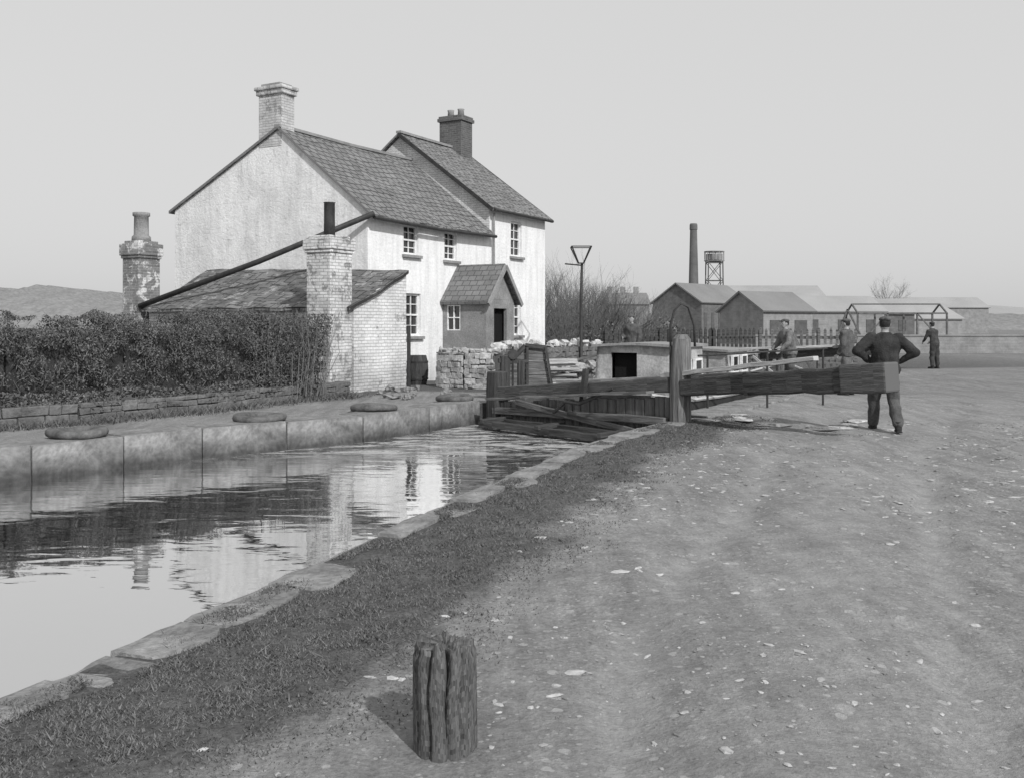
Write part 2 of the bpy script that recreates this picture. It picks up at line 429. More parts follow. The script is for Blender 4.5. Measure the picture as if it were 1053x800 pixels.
foam=mth(nt,'MULTIPLY',ramp(nt,fo,[(.46,0),(.54,1)]),ramp(nt,yy,[(.69,0),(.78,.85)]))
L(nt,mixc(nt,foam,.06,.5),df.inputs['Color'])
L(nt,mth(nt,'MULTIPLY',mth(nt,'ADD',fr.outputs[0],.46,True),mth(nt,'SUBTRACT',1.0,foam)),mx.inputs[0])
L(nt,df.outputs[0],mx.inputs[1]); L(nt,gl.outputs[0],mx.inputs[2]); L(nt,mx.outputs[0],out.inputs[0])
mp=nt.nodes.new('ShaderNodeMapping'); L(nt,o1,mp.inputs[0]); mp.inputs['Rotation'].default_value=(0,0,.25); mp.inputs['Scale'].default_value=(.5,1.25,1)
w1=nz(nt,mp.outputs[0],2.8,1.5,.45,.5); w2=nz(nt,mp.outputs[0],8,2,.5,.3)
msk=nz(nt,o1,.33,2,.5)
far=ramp(nt,yy,[(.3,.06),(.42,.22),(.6,.36),(.85,1)])
mk=mth(nt,'MULTIPLY',ramp(nt,msk,[(.38,.3),(.62,1)]),far)
hh=mth(nt,'MULTIPLY',mth(nt,'ADD',w1,mth(nt,'MULTIPLY',w2,.25)),mk)
bp=nt.nodes.new('ShaderNodeBump'); bp.inputs['Strength'].default_value=1; bp.inputs['Distance'].default_value=.024
L(nt,hh,bp.inputs['Height']); L(nt,bp.outputs[0],gl.inputs['Normal'])
water.data.materials.append(m)

# ---------------------------------------------------------------- coping stones
def cut(pl,lens):
    segs=[];k=0
    for i in range(len(pl)-1):
        a=Vector(pl[i]);c=Vector(pl[i+1]); Ls=(c-a).length; n=max(1,round(Ls/lens[k%len(lens)])); k+=1
        ws=[random.uniform(.7,1.3) for _ in range(n)]; S=sum(ws); s=0
        for w in ws:
            e=s+w/S; segs.append((a.lerp(c,s)+(c-a).normalized()*.012,a.lerp(c,e)-(c-a).normalized()*.012)); s=e
    return segs
def coping(segs,inn,width,ztop,zbot,out,label,group,mat,jit,wv=.15,rough=2.2):
    for (a,c) in segs:
        d=(c-a).normalized(); n=Vector((-d.y,d.x))*inn
        w=width*random.uniform(1-wv,1+wv); zt=ztop+random.uniform(-jit,jit); mid=(a+c)/2
        nn=8; bbx=B(); ring=[]
        for i in range(nn+1): ring.append(a.lerp(c,i/nn)-n*out)
        for i in range(nn+1): ring.append(c.lerp(a,i/nn)+n*w*(1-.2*(abs(i/nn-.5)*2)**6*min(1,wv*3)))
        ring2=[]
        for q in ring:
            j=Vector((N(q.x,q.y,5,2),N(q.x,q.y,5,8)))*jit*rough; ring2.append(q+j-mid)
        tilt=random.uniform(-jit,jit)
        vs=[(q.x*(.985),q.y*(.985),zt+tilt*(q.dot(d))+.5*jit*N(q.x+mid.x,q.y+mid.y,6)) for q in ring2]
        m0=[(q.x,q.y,zt-.03) for q in ring2]; b0=[(q.x,q.y,zbot) for q in ring2]
        K=len(ring2); fs=[]
        for r in range(2):
            for i in range(K): fs.append((r*K+i,r*K+(i+1)%K,(r+1)*K+(i+1)%K,(r+1)*K+i))
        for i in range(nn): fs.append((i,i+1,K-2-i,K-1-i))
        bbx.add(vs+m0+b0,fs)
        o=bbx.build('coping_stone',mat,loc=(mid.x,mid.y,0)); solo(o,label,'coping stone',group)
PR=[(-2.75,2.9),(-2.05,4.35),(-1.75,5.2),(-1.3,6.5),(-.75,8.2),(-.05,10.2),(.75,12.4),(1.65,14.5),(2.6,16.2)]
coping(cut(PR,[.75,.6,.65,.85,.7]),-1,.31,.010,-.5,.03,'rough worn stone slab edging the grassy canal bank','coping stones along the grassy bank',m_stone,.014,.35,2.4)
PL=[(-.7,20.1),(-1.61,18.6),(-2.61,16.9),(-3.68,15.8),(-4.73,14.8),(-5.55,13.8),(-6.3,12.7),(-7.5,11.2),(-10,9),(-12,7.2)]
coping(cut(PL,[1.5]),-1,.62,.035,-.75,.04,'long squared stone block edging the cottage quay','coping stones along the quay',m_quay,.016)
RC=[(2.95,16.8),(2.95+D.x*11,16.8+D.y*11)]
coping(cut(RC,[1.3]),-1,.5,.05,-.75,.2,'squared stone block edging the lock chamber','coping stones along the lock chamber',m_stone,.01)
for i in range(16):
    bx=B(); x=3.1+random.uniform(0,2.9); y=16.9-(x-3.2)*.6+random.uniform(-.8,1.2)
    bx.rock((0,0,0),(random.uniform(.2,.45),random.uniform(.15,.3),.035),random.random()*3,n=9)
    solo(bx.build('paving_stone',m_peb if i%2 else m_stone,loc=(x,y,.005),smooth=False),'flat paving stone sunk in the towpath by the gate','paving stone','paving stones by the lock gate')
for nm,mat,cnt,lab in (('gravel',m_peb,2600,'pale stones trodden into the dirt towpath'),('gravel',m_clod,3600,'small clods and grit loose on the dirt towpath')):
    bx=B()
    for i in range(cnt):
        y=3.0+13*random.random()**1.7; x=random.uniform(-1,6.2)*1.0+ (y-6)*.38
        dR=segdist(x,y,bankR)
        if dR<1.1 or inpoly(x,y,canal): continue
        cl=N(x,y,.6,4)+.4*N(x,y,2,7)
        if cl< .02 and random.random()<.75: continue
        if mat is m_peb:
            r=random.choice([.005,.006,.008,.01,.012,.014,.018,.026]) if y<8 else random.choice([.012,.018,.028,.04])
            if random.random()<.012: r=.05
        else: r=random.choice([.004,.006,.008,.01,.014]) if y<8 else random.choice([.014,.02,.03])
        bx.rock((x,y,gheight(x,y)+.001),(r*random.uniform(.8,2.0),r*random.uniform(.6,1.1),min(.010,r*.4)),random.random()*3,n=6,m=4)
    o=bx.build(nm,mat); o['kind']='stuff'; o['label']=lab; o['category']='gravel'

# grass blades
P=[]
while len(P)<100000:
    u=random.random(); y=2.9+14.5*u**1.7
    x=random.uniform(-3.4,1.8)+.42*(y-3)
    if inpoly(x,y,canal): continue
    dR=segdist(x,y,bankR); nn=.35*N(x,y,.8,3)+.2*N(x,y,2.3,9); lim=1.2+nn
    if dR>lim+.5 or dR<.03 : continue
    if dR<.26 and N(x,y,2.2,21)<.08: continue
    c=N(x,y,4,7)+.4*N(x,y,11,2)
    if c<-.1 and random.random()<.7: continue
    if dR>lim-.35 and random.random()<.45+.6*(dR-lim+.35): continue
    P.append((x,y,gheight(x,y)+(.012 if dR<.24 else 0),.005+.014*random.random()*(.6+max(0,c))+ (.025 if random.random()<.01 else 0)))
for i in range(11000):
    k=random.randrange(1,len(wallL)-1); t=random.random(); a=wallL[k];c=wallL[k+1]
    x=a[0]+(c[0]-a[0])*t+random.gauss(.28,.2); y=a[1]+(c[1]-a[1])*t-random.gauss(.28,.2)
    if inpoly(x,y,canal): continue
    P.append((x,y,0,.02+.12*random.random()**2))
P=np.array(P); n=len(P); th=rng.random(n)*6.28; w=.0020+.0020*rng.random(n)+P[:,1]*.0004; ln=rng.normal(size=(n,2))*P[:,3:4]*1.0
base=P[:,:3]; dx=np.stack([np.cos(th)*w,np.sin(th)*w,np.zeros(n)],1)
tip=base+np.concatenate([ln,P[:,3:4]],1)
v=np.stack([base-dx,base+dx,tip],1).reshape(-1,3); v[:,2]+=np.tile([-.004,-.004,0],n)
o=fastmesh('grass',v,np.arange(n*3).reshape(n,3),m_grassb); o['kind']='stuff'; o['label']='short trodden grass along the canal edge'; o['category']='grass'

# ---------------------------------------------------------------- walls
def rubble(name,pl,h,th,label,mat,z0=0,course=.14,ln=.26,jit=.022):
    t=thing(name,label,'wall',(pl[0][0],pl[0][1],z0)); bo=Vector((pl[0][0],pl[0][1])); w=B(); core=B()
    for i in range(len(pl)-1):
        a=Vector(pl[i])-bo;c=Vector(pl[i+1])-bo; d=(c-a);Ls=d.length;d.normalize(); n=Vector((-d.y,d.x)); ang=math.atan2(d.y,d.x)
        core.box(((a+c).x/2,(a+c).y/2,h/2-.03),(Ls,th*.72,h-.06),ang)
        z=0
        while z<h-.02:
            hh=min(course*random.uniform(.7,1.3),h-z); s=0
            while s<Ls-.03:
                l=min(ln*random.uniform(.5,1.6),Ls-s)
                for sd in (-1,1):
                    q=a+d*(s+l/2)+n*sd*th*random.uniform(.28,.32)
                    w.box((q.x,q.y,z+hh/2+random.uniform(-.01,.01)),(l-.008,th*.42,hh-.008),ang+random.uniform(-.06,.06),jit=jit)
                s+=l
            z+=hh
    w.build('stonework',mat,t,bevel=.015); core.build('core',m_mortar,t)
    return t,bo
rubble('low_stone_wall',wallL[1:],.32,.36,'low dark rubble wall holding up the hedge bank',m_stoned,course=.12,ln=.3,jit=.012)
t,bo=rubble('garden_wall',[(-1.85,25.35),(-1.15,24.85),(-.42,24.6)],.9,.4,'stone garden wall with rounded whitewashed topping stones',m_stonew,course=.13,ln=.2)
tp=B()
for i in range(13):
    x=-1.85+i*.12; y=25.35-(.5*(x+1.85)/.7 if x<-1.15 else .5+.25*(x+1.15)/.73)
    tp.rock((x-bo.x,y-bo.y,.94),(random.uniform(.08,.14),.2,random.uniform(.08,.14)),random.random()*3)
tp.build('topping_stones',m_stonew,t)
t,bo=rubble('garden_wall',[(-.42,24.6),(-.05,26.6),(.6,28.2),(3.0,31.8)],.95,.4,'rough rubble garden wall topped with white boulders',m_stoned,course=.2)
tp=B()
for i in range(30):
    s=(i+random.uniform(-.4,.4))/30; s=max(0,min(.99,s)); pl=[(-.42,24.6),(-.05,26.6),(.6,28.2),(3.0,31.8)]; k=min(2,int(s*3)); f=s*3-k
    x=pl[k][0]+(pl[k+1][0]-pl[k][0])*f; y=pl[k][1]+(pl[k+1][1]-pl[k][1])*f; r=random.uniform(.1,.24)
    tp.rock((x-bo.x,y-bo.y,.98+r*.3),(r*1.1,r,r*.8),random.random()*3)
tp.build('boulders',M('white_boulders',.5,.5,3,bs=.6),t)

# ---------------------------------------------------------------- cottages
def panel(bx,u0,u1,z0,z1,holes,depth=.16,w=0):
    us=sorted({u0,u1,*[h[0] for h in holes],*[h[1] for h in holes]}); zs=sorted({z0,z1,*[h[2] for h in holes],*[h[3] for h in holes]})
    idx={}; vs=[];fs=[]
    def vid(u,z,ww=w):
        k=(u,z,ww)
        if k not in idx: idx[k]=len(vs); vs.append((u,ww,z))
        return idx[k]
    for i in range(len(us)-1):
        for j in range(len(zs)-1):
            cu=(us[i]+us[i+1])/2;cz=(zs[j]+zs[j+1])/2
            if any(h[0]<cu<h[1] and h[2]<cz<h[3] for h in holes): continue
            fs.append((vid(us[i],zs[j]),vid(us[i+1],zs[j]),vid(us[i+1],zs[j+1]),vid(us[i],zs[j+1])))
    W=w+depth
    for (a,c,e,g) in holes:
        fs.append((vid(a,e),vid(a,e,W),vid(a,g,W),vid(a,g))); fs.append((vid(c,g),vid(c,g,W),vid(c,e,W),vid(c,e)))
        fs.append((vid(a,g),vid(a,g,W),vid(c,g,W),vid(c,g))); fs.append((vid(c,e),vid(c,e,W),vid(a,e,W),vid(a,e)))
    bx.add(vs,fs)
def window(par,u0,u1,z0,z1,w=0,cols=2,rows=2,sill=True):
    g=B(); g.add([(u0+.01,w+.13,z0+.01),(u1-.01,w+.13,z0+.01),(u1-.01,w+.13,z1-.01),(u0+.01,w+.13,z1-.01)],[(0,1,2,3)])
    wn=g.build('window',m_glass,par,fix=False)
    f=B(); t=.06; wy=w+.1
    for uu in (u0+t/2+.005,u1-t/2-.005): f.box((uu,wy,(z0+z1)/2),(t,.05,z1-z0-.01))
    for zz in (z0+t/2+.005,z1-t/2-.005): f.box(((u0+u1)/2,wy,zz),(u1-u0-t,.046,t))
    f.box(((u0+u1)/2,wy-.004,(z0+z1)/2),(u1-u0-t,.05,.05))
    for i in range(1,cols):
        uu=u0+(u1-u0)*i/cols
        f.box((uu,wy+.003,(z0+z1)/2),(.028,.03,z1-z0-t))
    for j in (1,3) if rows==4 else ():
        zz=z0+(z1-z0)*j/4; f.box(((u0+u1)/2,wy+.006,zz),(u1-u0-t,.026,.024))
    f.build('frame',m_paint,wn)
    if sill:
        s=B(); s.box(((u0+u1)/2,w-.0,z0-.045),(u1-u0+.16,.2,.08)); s.build('sill',m_gpaint,wn,bevel=.006)
def slab(bx,p,th=.07):
    p=[Vector(q) for q in p]; n=(p[1]-p[0]).cross(p[2]-p[0]).normalized()
    if n.z<0: n=-n
    bx.prism(p,-n*th)
def slope(bx,u0,u1,w0,z0,w1,z1,nu=26,nw=9,th=.08,sag=.05,seed=0):
    vs=[];K=(nu+1)*(nw+1)
    for lay in (0,1):
        for i in range(nu+1):
            for j in range(nw+1):
                s=i/nu;t=j/nw
                dz=-sag*math.sin(math.pi*s)*(.5+.6*math.sin(math.pi*t))+.022*N(s*7,t*4,1,seed)+(.02*N(s*16,0,1,seed+3) if j==0 else 0)
                vs.append((u0+(u1-u0)*s,w0+(w1-w0)*t+(.02*N(s*22,1,1,seed+6) if j==0 else 0),z0+(z1-z0)*t+dz-(th if lay else 0)))
    fs=[]
    for i in range(nu):
        for j in range(nw):
            a=i*(nw+1)+j; q=(a,a+nw+1,a+nw+2,a+1); fs.append(q); fs.append(tuple(K+x for x in q[::-1]))
    for i in range(nu):
        for j in (0,nw):
            a=i*(nw+1)+j; fs.append((a,a+nw+1,a+nw+1+K,a+K))
    for j in range(nw):
        for i in (0,nu):
            a=i*(nw+1)+j; fs.append((a,a+1,a+1+K,a+K))
    bx.add(vs,fs,(1,0,0))
HL=(-3.8,25.6,0)
h1=thing('cottage','low whitewashed two-storey lock cottage with slate roof beside the canal','house',HL,HANG)
U1=6.27
holes=[(1.61,2.33,3.58,4.42),(3.67,4.36,3.54,4.40),(1.72,2.44,1.30,2.5),(4.1,4.9,.0,1.95)]
bx=B(); panel(bx,0,U1,0,4.62,holes); bx.build('wall',m_white,h1,fix=False)
bx=B(); bx.box((U1/2,7.15,2.5),(U1-.62,.18,5.0)); bx.build('rear_wall',m_white,h1)
bx=B(); bx.prism([(0.0,0.004,0),(0.0,7.236,0),(0.0,7.236,5.08),(0.0,3.1,7.08),(0.0,.004,4.58)],(.3,0,0)); bx.build('gable_wall',m_gable,h1)
for hh in holes[:3]: window(h1,*hh,rows=4)
bx=B(); bx.box((4.5,.08,.97),(.78,.05,1.93)); bx.build('door',m_gpaint,h1)
bx=B(); slope(bx,-.08,U1,-.22,4.5,3.1,7.16,seed=1); slope(bx,-.08,U1,7.42,5.02,3.1,7.158,seed=2)
r1=bx.build('roof',m_slate,h1)
bx=B(); bx.beam((-.08,3.1,7.16),(3.1,3.1,7.12),.2,.08); bx.beam((3.1,3.1,7.12),(U1,3.1,7.16),.2,.08); bx.build('ridge_tiles',m_gpaint,r1)
bx=B(); bx.tube([(-.08,-.28,4.42),(3,-.28,4.37),(U1-.05,-.28,4.42)],.05,8); bx.build('gutter',m_iron,r1)
bx=B(); bx.box((.25,3.42,7.35),(.52,.86,1.5)); bx.box((.25,3.42,8.14),(.62,.98,.14)); bx.box((.25,3.42,8.26),(.7,1.06,.1))
ch=bx.build('chimney',brickmat('whitewashed_stack',.66,.55,.42,patch=.42,pth=.53,dirt=.35),r1,bevel=.015)
bx=B(); bx.box((.25,3.42,8.35),(.5,.7,.09)); bx.build('chimney_cap',m_gpaint,ch,bevel=.01)
bx=B(); bx.tube([(-.12,-.3,4.52),(-1.2,2.7,3.3),(-2.4,5.9,2.12)],.075,10); bx.build('drain_pipe',m_iron,h1,smooth=True)

h2=thing('cottage','taller whitewashed cottage section with steeper slate roof and brick stack','house',(HL[0]+D.x*U1,HL[1]+D.y*U1,0),HANG)
W2=3.85; holes2=[(1.39,2.13,3.9,5.07),(1.45,2.1,1.27,2.5)]
bx=B(); panel(bx,.003,W2,0,5.46,holes2); bx.build('wall',m_white,h2,fix=False)
bx=B(); bx.box((W2/2,6.8,2.7),(W2-.54,.18,5.4)); bx.build('rear_wall',m_white,h2)
mg2=brickmat('painted_brick_gable',.76,.66,.5,patch=.5,pth=.57)
bx=B(); bx.prism([(0.003,-.0,4.62),(0.003,0.004,5.4),(0.003,3.47,7.98),(0.003,6.9,5.4),(0.003,6.9,0),(0.003,0.004,0)],(.25,0,0)); bx.build('gable_wall',mg2,h2)
bx=B(); bx.prism([(W2-.003,.004,0),(W2-.003,.004,5.4),(W2-.003,3.47,7.98),(W2-.003,6.896,5.4),(W2-.003,6.896,0)],(-.25,0,0)); bx.build('gable_wall',mg2,h2)
for hh in holes2: window(h2,*hh,rows=4)
bx=B(); slope(bx,-.14,W2+.14,-.2,5.35,3.47,8.08,sag=.02,seed=4); slope(bx,-.14,W2+.14,7.1,5.35,3.47,8.078,sag=.02,seed=5); r2=bx.build('roof',m_slate,h2)
bx=B(); bx.beam((-.14,3.47,8.1),(W2+.14,3.47,8.1),.2,.08); bx.build('ridge_tiles',m_gpaint,r2)
for uu in (-.16,W2+.16):
    bx=B(); bx.beam((uu,-.2,5.28),(uu,3.47,8.02),.05,.12); bx.build('verge_board',m_iron,r2)
bx=B(); bx.tube([(-.1,-.26,5.27),(W2+.1,-.26,5.27)],.05,8); bx.build('gutter',m_iron,r2)
bx=B(); bx.tube([(.12,-.1,5.2),(.12,-.1,.1)],.035,8); bx.build('downpipe',m_gpaint,h2)
bx=B(); bx.box((W2-.42,3.47,8.3),(.75,.95,1.5)); bx.box((W2-.42,3.47,9.1),(.87,1.07,.12)); bx.box((W2-.42,3.47,9.2),(.8,1.0,.08)); ch=bx.build('chimney',m_dbrick,r2,bevel=.01)
for dy in (-.22,.22):
    bx=B(); bx.tube([(W2-.42,3.47+dy,9.22),(W2-.42,3.47+dy,9.45),(W2-.42,3.47+dy,9.52)],[.13,.11,.13],12); bx.build('chimney_pot',m_pot,ch,smooth=True)

# porch
pu0,pu1,pq=3.57,5.2,1.5; pm=(pu0+pu1)/2
po=B()
def upanel(bx,u,w0,w1,z0,z1,holes,depth):
    ws=sorted({w0,w1,*[h[0] for h in holes],*[h[1] for h in holes]}); zs=sorted({z0,z1,*[h[2] for h in holes],*[h[3] for h in holes]})
    for i in range(len(ws)-1):
        for j in range(len(zs)-1):
            cw=(ws[i]+ws[i+1])/2;cz=(zs[j]+zs[j+1])/2
            if any(h[0]<cw<h[1] and h[2]<cz<h[3] for h in holes): continue
            bx.box((u+depth/2,(ws[i]+ws[i+1])/2,(zs[j]+zs[j+1])/2),(depth,ws[i+1]-ws[i],zs[j+1]-zs[j]))
upanel(po,pu0,-pq,-.003,0,2.36,[(-.62,-.15,1.45,2.2)],.1)
upanel(po,pu1-.1,-pq,-.003,0,2.36,[],.1)
po.box((pu0+.27,-pq+.05,1.18),(.34,.1,2.36)); po.box((pu1-.27,-pq+.05,1.18),(.34,.1,2.36)); po.box((pm,-pq+.05,2.23),(pu1-pu0-.88,.1,.26))
po.prism([(pu0,-pq,2.363),(pu1,-pq,2.363),(pm,-pq,3.27)],(0,.1,0))
p_=po.build('porch',M('porch_render',.25,.3,1.4,bs=.4),h1)
g=B(); g.box((pu0+.06,-.385,1.825),(.02,.47,.75)); wn=g.build('window',m_glass,p_)
g=B()
for ww in (-.6,-.385,-.17): g.box((pu0+.03,ww,1.825),(.04,.035,.75))
for zz in (1.47,1.83,2.18): g.box((pu0+.027,-.385,zz),(.04,.45,.03))
g.build('frame',m_paint,wn)
g=B(); g.box((pm+.1,-pq+.2,.98),(.62,.04,1.96)); g.build('door',m_black,p_)
bx=B()
bx.prism([(pu0-.16,-pq-.16,2.29),(pu0-.16,-.003,2.29),(pm,-.003,3.42),(pm,-pq-.16,3.42)],(0.02,0,-.08)); bx.prism([(pu1+.16,-pq-.16,2.29),(pu1+.16,-.003,2.29),(pm+.001,-.003,3.421),(pm+.001,-pq-.16,3.421)],(-.02,0,-.08))
pr=bx.build('roof',brickmat('porch_slates',.22,.17,.09,w=.25,h=.2,ms=.012,bs=.8,bd=.02,dirt=.2,wob=.01),p_)
for a in (pu0-.17,pu1+.17):
    bx=B(); bx.beam((a,-pq-.19,2.2),(pm,-pq-.19,3.34),.05,.13); bx.build('bargeboard',m_gpaint,pr)

# outbuilding (lean-to)
ob=thing('outbuilding','low whitewashed brick lean-to with mossy slate roof and two chimneys','outbuilding',HL,HANG)
bx=B()
bx.prism([(-2.14,-1.25,0),(-.01,-1.25,0),(-.01,-1.25,2.95),(-2.14,-1.25,2.1)],(0,.22,0))
bx.box((-2.03,2.3,1.02),(.22,6.62,2.04))
bx.prism([(-2.14,5.62,0),(-.01,5.62,0),(-.01,5.62,2.95),(-2.14,5.62,2.1)],(0,.2,0))
bx.box((-.12,-.62,1.45),(.22,1.02,2.9))
bx.build('wall',m_wbrick,ob)
vs=[]; nu,nw=8,26; bq=B()
for lay in (0,1):
    for i in range(nu+1):
        for j in range(nw+1):
            s=i/nu;t=j/nw
            u=-2.36+2.35*s+(.03*N(0,t*30,1,7) if i==0 else 0); w=-1.33+7.2*t
            top=3.02+.22*t
            z=2.05+(top-2.05)*s-.05*math.sin(math.pi*s)+.05*N(u*2,w*1.6,1,3)-(.08 if lay else 0)
            vs.append((u,w,z))
K=(nu+1)*(nw+1);fs=[]
for i in range(nu):
    for j in range(nw):
        a=i*(nw+1)+j;q=(a,a+nw+1,a+nw+2,a+1);fs.append(q);fs.append(tuple(K+x for x in q[::-1]))
for i in range(nu):
    for j in (0,nw):
        a=i*(nw+1)+j;fs.append((a,a+nw+1,a+nw+1+K,a+K))
for j in range(nw):
    for i in (0,nu):
        a=i*(nw+1)+j;fs.append((a,a+1,a+1+K,a+K))
bq.add(vs,fs,(0,1,0)); ro=bq.build('roof',m_slate2,ob)
def chim(u,w,sx,sy,ztop,capz,mat):
    bx=B(); bx.box((u,w,capz/2),(sx,sy,capz)); bx.box((u,w,capz+.03),(sx+.07,sy+.07,.08)); bx.box((u,w,(capz+.07+ztop)/2),(sx+.13,sy+.13,ztop-capz-.07))
    bx.box((u,w,ztop+.04),(sx-.06,sy-.06,.08))
    return bx.build('chimney',mat,ob,bevel=.02)
m_ch=brickmat('flaking_white_stack',.80,.62,.42,patch=.32,pth=.52,dirt=.4,pscale=3.2,stain=.2)
m_ch2=brickmat('bare_flaking_stack',.28,.19,.34,patch=2.5,pth=.52,dirt=.4,pscale=3.0)
c1=chim(-2.56,-.86,.8,.72,3.62,3.3,m_ch)
bx=B(); bx.tube([(-2.56,-.86,3.6),(-2.56,-.86,4.1),(-2.56,-.86,4.48),(-2.56,-.86,4.5)],[.14,.13,.13,.145],14); bx.build('chimney_pipe',m_iron,c1,smooth=True)
c2=chim(-2.0,6.3,.72,.66,3.85,3.45,m_ch2); c2['label']='shorter dark brick stack with clay pot and traces of whitewash'
bx=B(); bx.tube([(-2,6.3,3.9),(-2,6.3,4.05),(-2,6.3,4.1),(-2,6.3,4.6),(-2,6.3,4.63),(-2,6.3,4.72)],[.26,.25,.2,.19,.23,.23],14); bx.build('chimney_pot',m_pot,c2,smooth=True)
bx=B(); bx.tube([(.03,-1.3,0),(.03,-1.3,1.6)],.05,8); bx.build('downpipe',m_iron,ob)

bx=B(); bx.tube([(0,0,0),(0,0,.2),(0,0,.4),(0,0,.62),(0,0,.8)],[.24,.285,.3,.285,.24],16); t=solo(bx.build('barrel',m_woodd,loc=(-2.55,26.2,0)),'dark wooden water barrel against the cottage front','barrel')
for z in (.15,.6):
    bx=B(); bx.tube([(0,0,z),(0,0,z+.05)],.295,16); bx.build('hoop',m_iron,t)

# timber housing by the lock
t=thing('timber_ramp','sloping boarded timber housing beside the lock edge','lock housing',(0.3,22.6,0))
bx=B()
for i in range(7):
    z=.1+i*.155; x0=-.55+max(0,(z-.5))*.95; x1=.62-z*.17; bx.box(((x0+x1)/2,-.5,z),(x1-x0,.05,.145),jit=.006)
bx.prism([(-.5,-.45,.5),(.02,-.45,1.08),(.02,.5,1.08),(-.5,.5,.5)],(0,0,.05)); bx.prism([(.02,-.45,1.08),(.44,-.45,1.04),(.44,.5,1.04),(.02,.5,1.08)],(0,0,.05)); bx.prism([(.44,-.45,1.04),(.6,-.45,.0),(.6,.5,.0),(.44,.5,1.04)],(-.04,0,0))
bx.build('boarding',m_wood,t,bevel=.008)
bx=B(); bx.beam((-.6,-.56,.52),(.0,-.56,1.15),.06,.1); bx.beam((.0,-.56,1.15),(.46,-.56,1.1),.06,.1); bx.beam((.46,-.56,1.12),(.64,-.56,.02),.06,.1); bx.beam((-.56,-.57,.02),(-.56,-.57,.6),.08,.08); bx.beam((.05,-.57,.02),(.05,-.57,1.1),.05,.08); bx.build('framing',m_woodd,t)
t=thing('plank_stack','loose stack of pale sawn planks on the lockside','planks',(1.0,24.0,0),.3)
bx=B()
for i in range(11): bx.beam((-.7+random.uniform(-.2,.1),random.uniform(-.25,.25),.05+i*.07),(.65+random.uniform(-.1,.2),random.uniform(-.25,.25),.05+i*.07+random.uniform(-.02,.04)),.2,.05)
bx.build('planks',m_woodl,t)
t=thing('paddle_gear','dark iron and timber paddle gear stand beside the lock','lock gear',(-.15,20.9,0),.2)
bx=B(); bx.beam((0,0,0),(0,0,.95),.2,.16); bx.beam((.35,0,0),(.35,0,.85),.14,.14); bx.beam((-.15,0,.85),(.5,0,.82),.12,.1); bx.build('stand',m_woodd,t,bevel=.01)
bx=B(); bx.tube([(.16,-.05,.3),(.16,-.05,1.15)],.025,8); bx.tube([(.16,-.1,.98),(.16,-.02,.98)],.11,12); bx.build('rack',m_iron,t)
t=thing('timber_heap','untidy heap of rubble and broken timbers beside the lock','rubble heap',(2.0,27.6,0),.4)
bx=B()
for i in range(34): bx.rock((random.gauss(0,.5),random.gauss(0,.25),random.uniform(.05,.5)),(random.uniform(.18,.3),random.uniform(.15,.25),random.uniform(.12,.2)),random.random()*3)
bx.build('rubble',m_stonew,t)
bx=B()
for i in range(8): bx.beam((-1+random.gauss(0,.2),random.gauss(0,.3),random.uniform(.1,.5)),(1+random.gauss(0,.3),random.gauss(0,.3),random.uniform(.4,1.0)),.14,.07)
bx.build('timbers',m_wood,t)

# ---------------------------------------------------------------- lock gate
heel=Vector((2.83,16.3,0)); GD=Vector((-.645,.764,0)); ga=math.atan2(GD.y,GD.x)
t=thing('lock_gate','heavy timber lock gate with long balance beam over the towpath','lock gate',heel,ga)
bx=B()
bx.tube([(0,0,-1.2),(.01,0,0),(0,.01,.6),(-.01,0,1.2),(-.02,0,1.38),(-.02,0,1.45)],[.19,.185,.175,.165,.15,.09],12)
bx.build('heel_post',m_wood,t)
bx=B(); bx.beam((-.1,0,.58),(-3.72,0,.88),.32,.27,.36,.40,segs=14,jit=.016); o=bx.build('balance_beam',m_woodd,t,bevel=.03)
bx=B(); bx.beam((-3.05,.0,.83),(-3.76,.0,.885),.38,.41,.39,.42,segs=4,jit=.012); bx.build('beam_end',m_woodm,o,bevel=.03)
bx=B(); bx.beam((-1.4,0,.69),(-1.46,0,.695),.36,.35); bx.build('iron_band',m_iron,o)
bx=B(); bx.beam((.35,.04,.74),(-2.55,-.02,1.12),.20,.08,.14,.07,segs=8,jit=.016); bx.build('top_timber',m_woodl,t,bevel=.01)
bx=B(); bx.beam((.3,-.3,.70),(-2.0,-.42,.86),.10,.12,segs=5,jit=.016); bx.build('rear_timber',m_wood,t,bevel=.01)
bx=B(); bx.beam((.15,0,.60),(4.95,0,.22),.3,.26,.26,.22,segs=10,jit=.022); bx.build('top_rail',m_woodm,t,bevel=.025)
bx=B(); x=.2
while x<4.8:
    zt=.44-.082*x; bx.beam((x,.02,-1.1),(x,.02,zt-random.uniform(0,.05)),random.uniform(.19,.215),.08); x+=.225
bx.build('planking',M('wet_gate_boards',.13,.65,2,kind='UV',stretch=(.4,5,1),bs=.8),t,bevel=.006)
bx=B(); bx.beam((.2,.14,.0),(4.8,.14,-.12),.12,.13,segs=5,jit=.015); bx.beam((.3,.2,-.3),(4.0,.2,.1),.08,.11,segs=5,jit=.015); bx.build('brace',m_wood,t,bevel=.01)
bx=B(); bx.beam((.3,.42,.48),(4.6,.42,.14),.2,.045,segs=8,jit=.02); bx.build('walkway_plank',m_wood,t,bevel=.006)
bx=B(); bx.beam((.2,-.3,.72),(3.4,-.42,.5),.24,.06,segs=5,jit=.01); bx.build('walkway_plank',m_woodl,t,bevel=.006)
bx=B()
bx.tube([(.12,.12,1.2),(.14,.1,1.6),(.1,.05,1.85),(.0,0,1.97),(-.12,-.05,1.9),(-.2,-.1,1.6),(-.2,-.12,1.25)],.02,8)
bx.tube([(.12,.12,-.1),(.12,.12,1.25)],.022,8); bx.build('paddle_rod',m_iron,t,smooth=True)
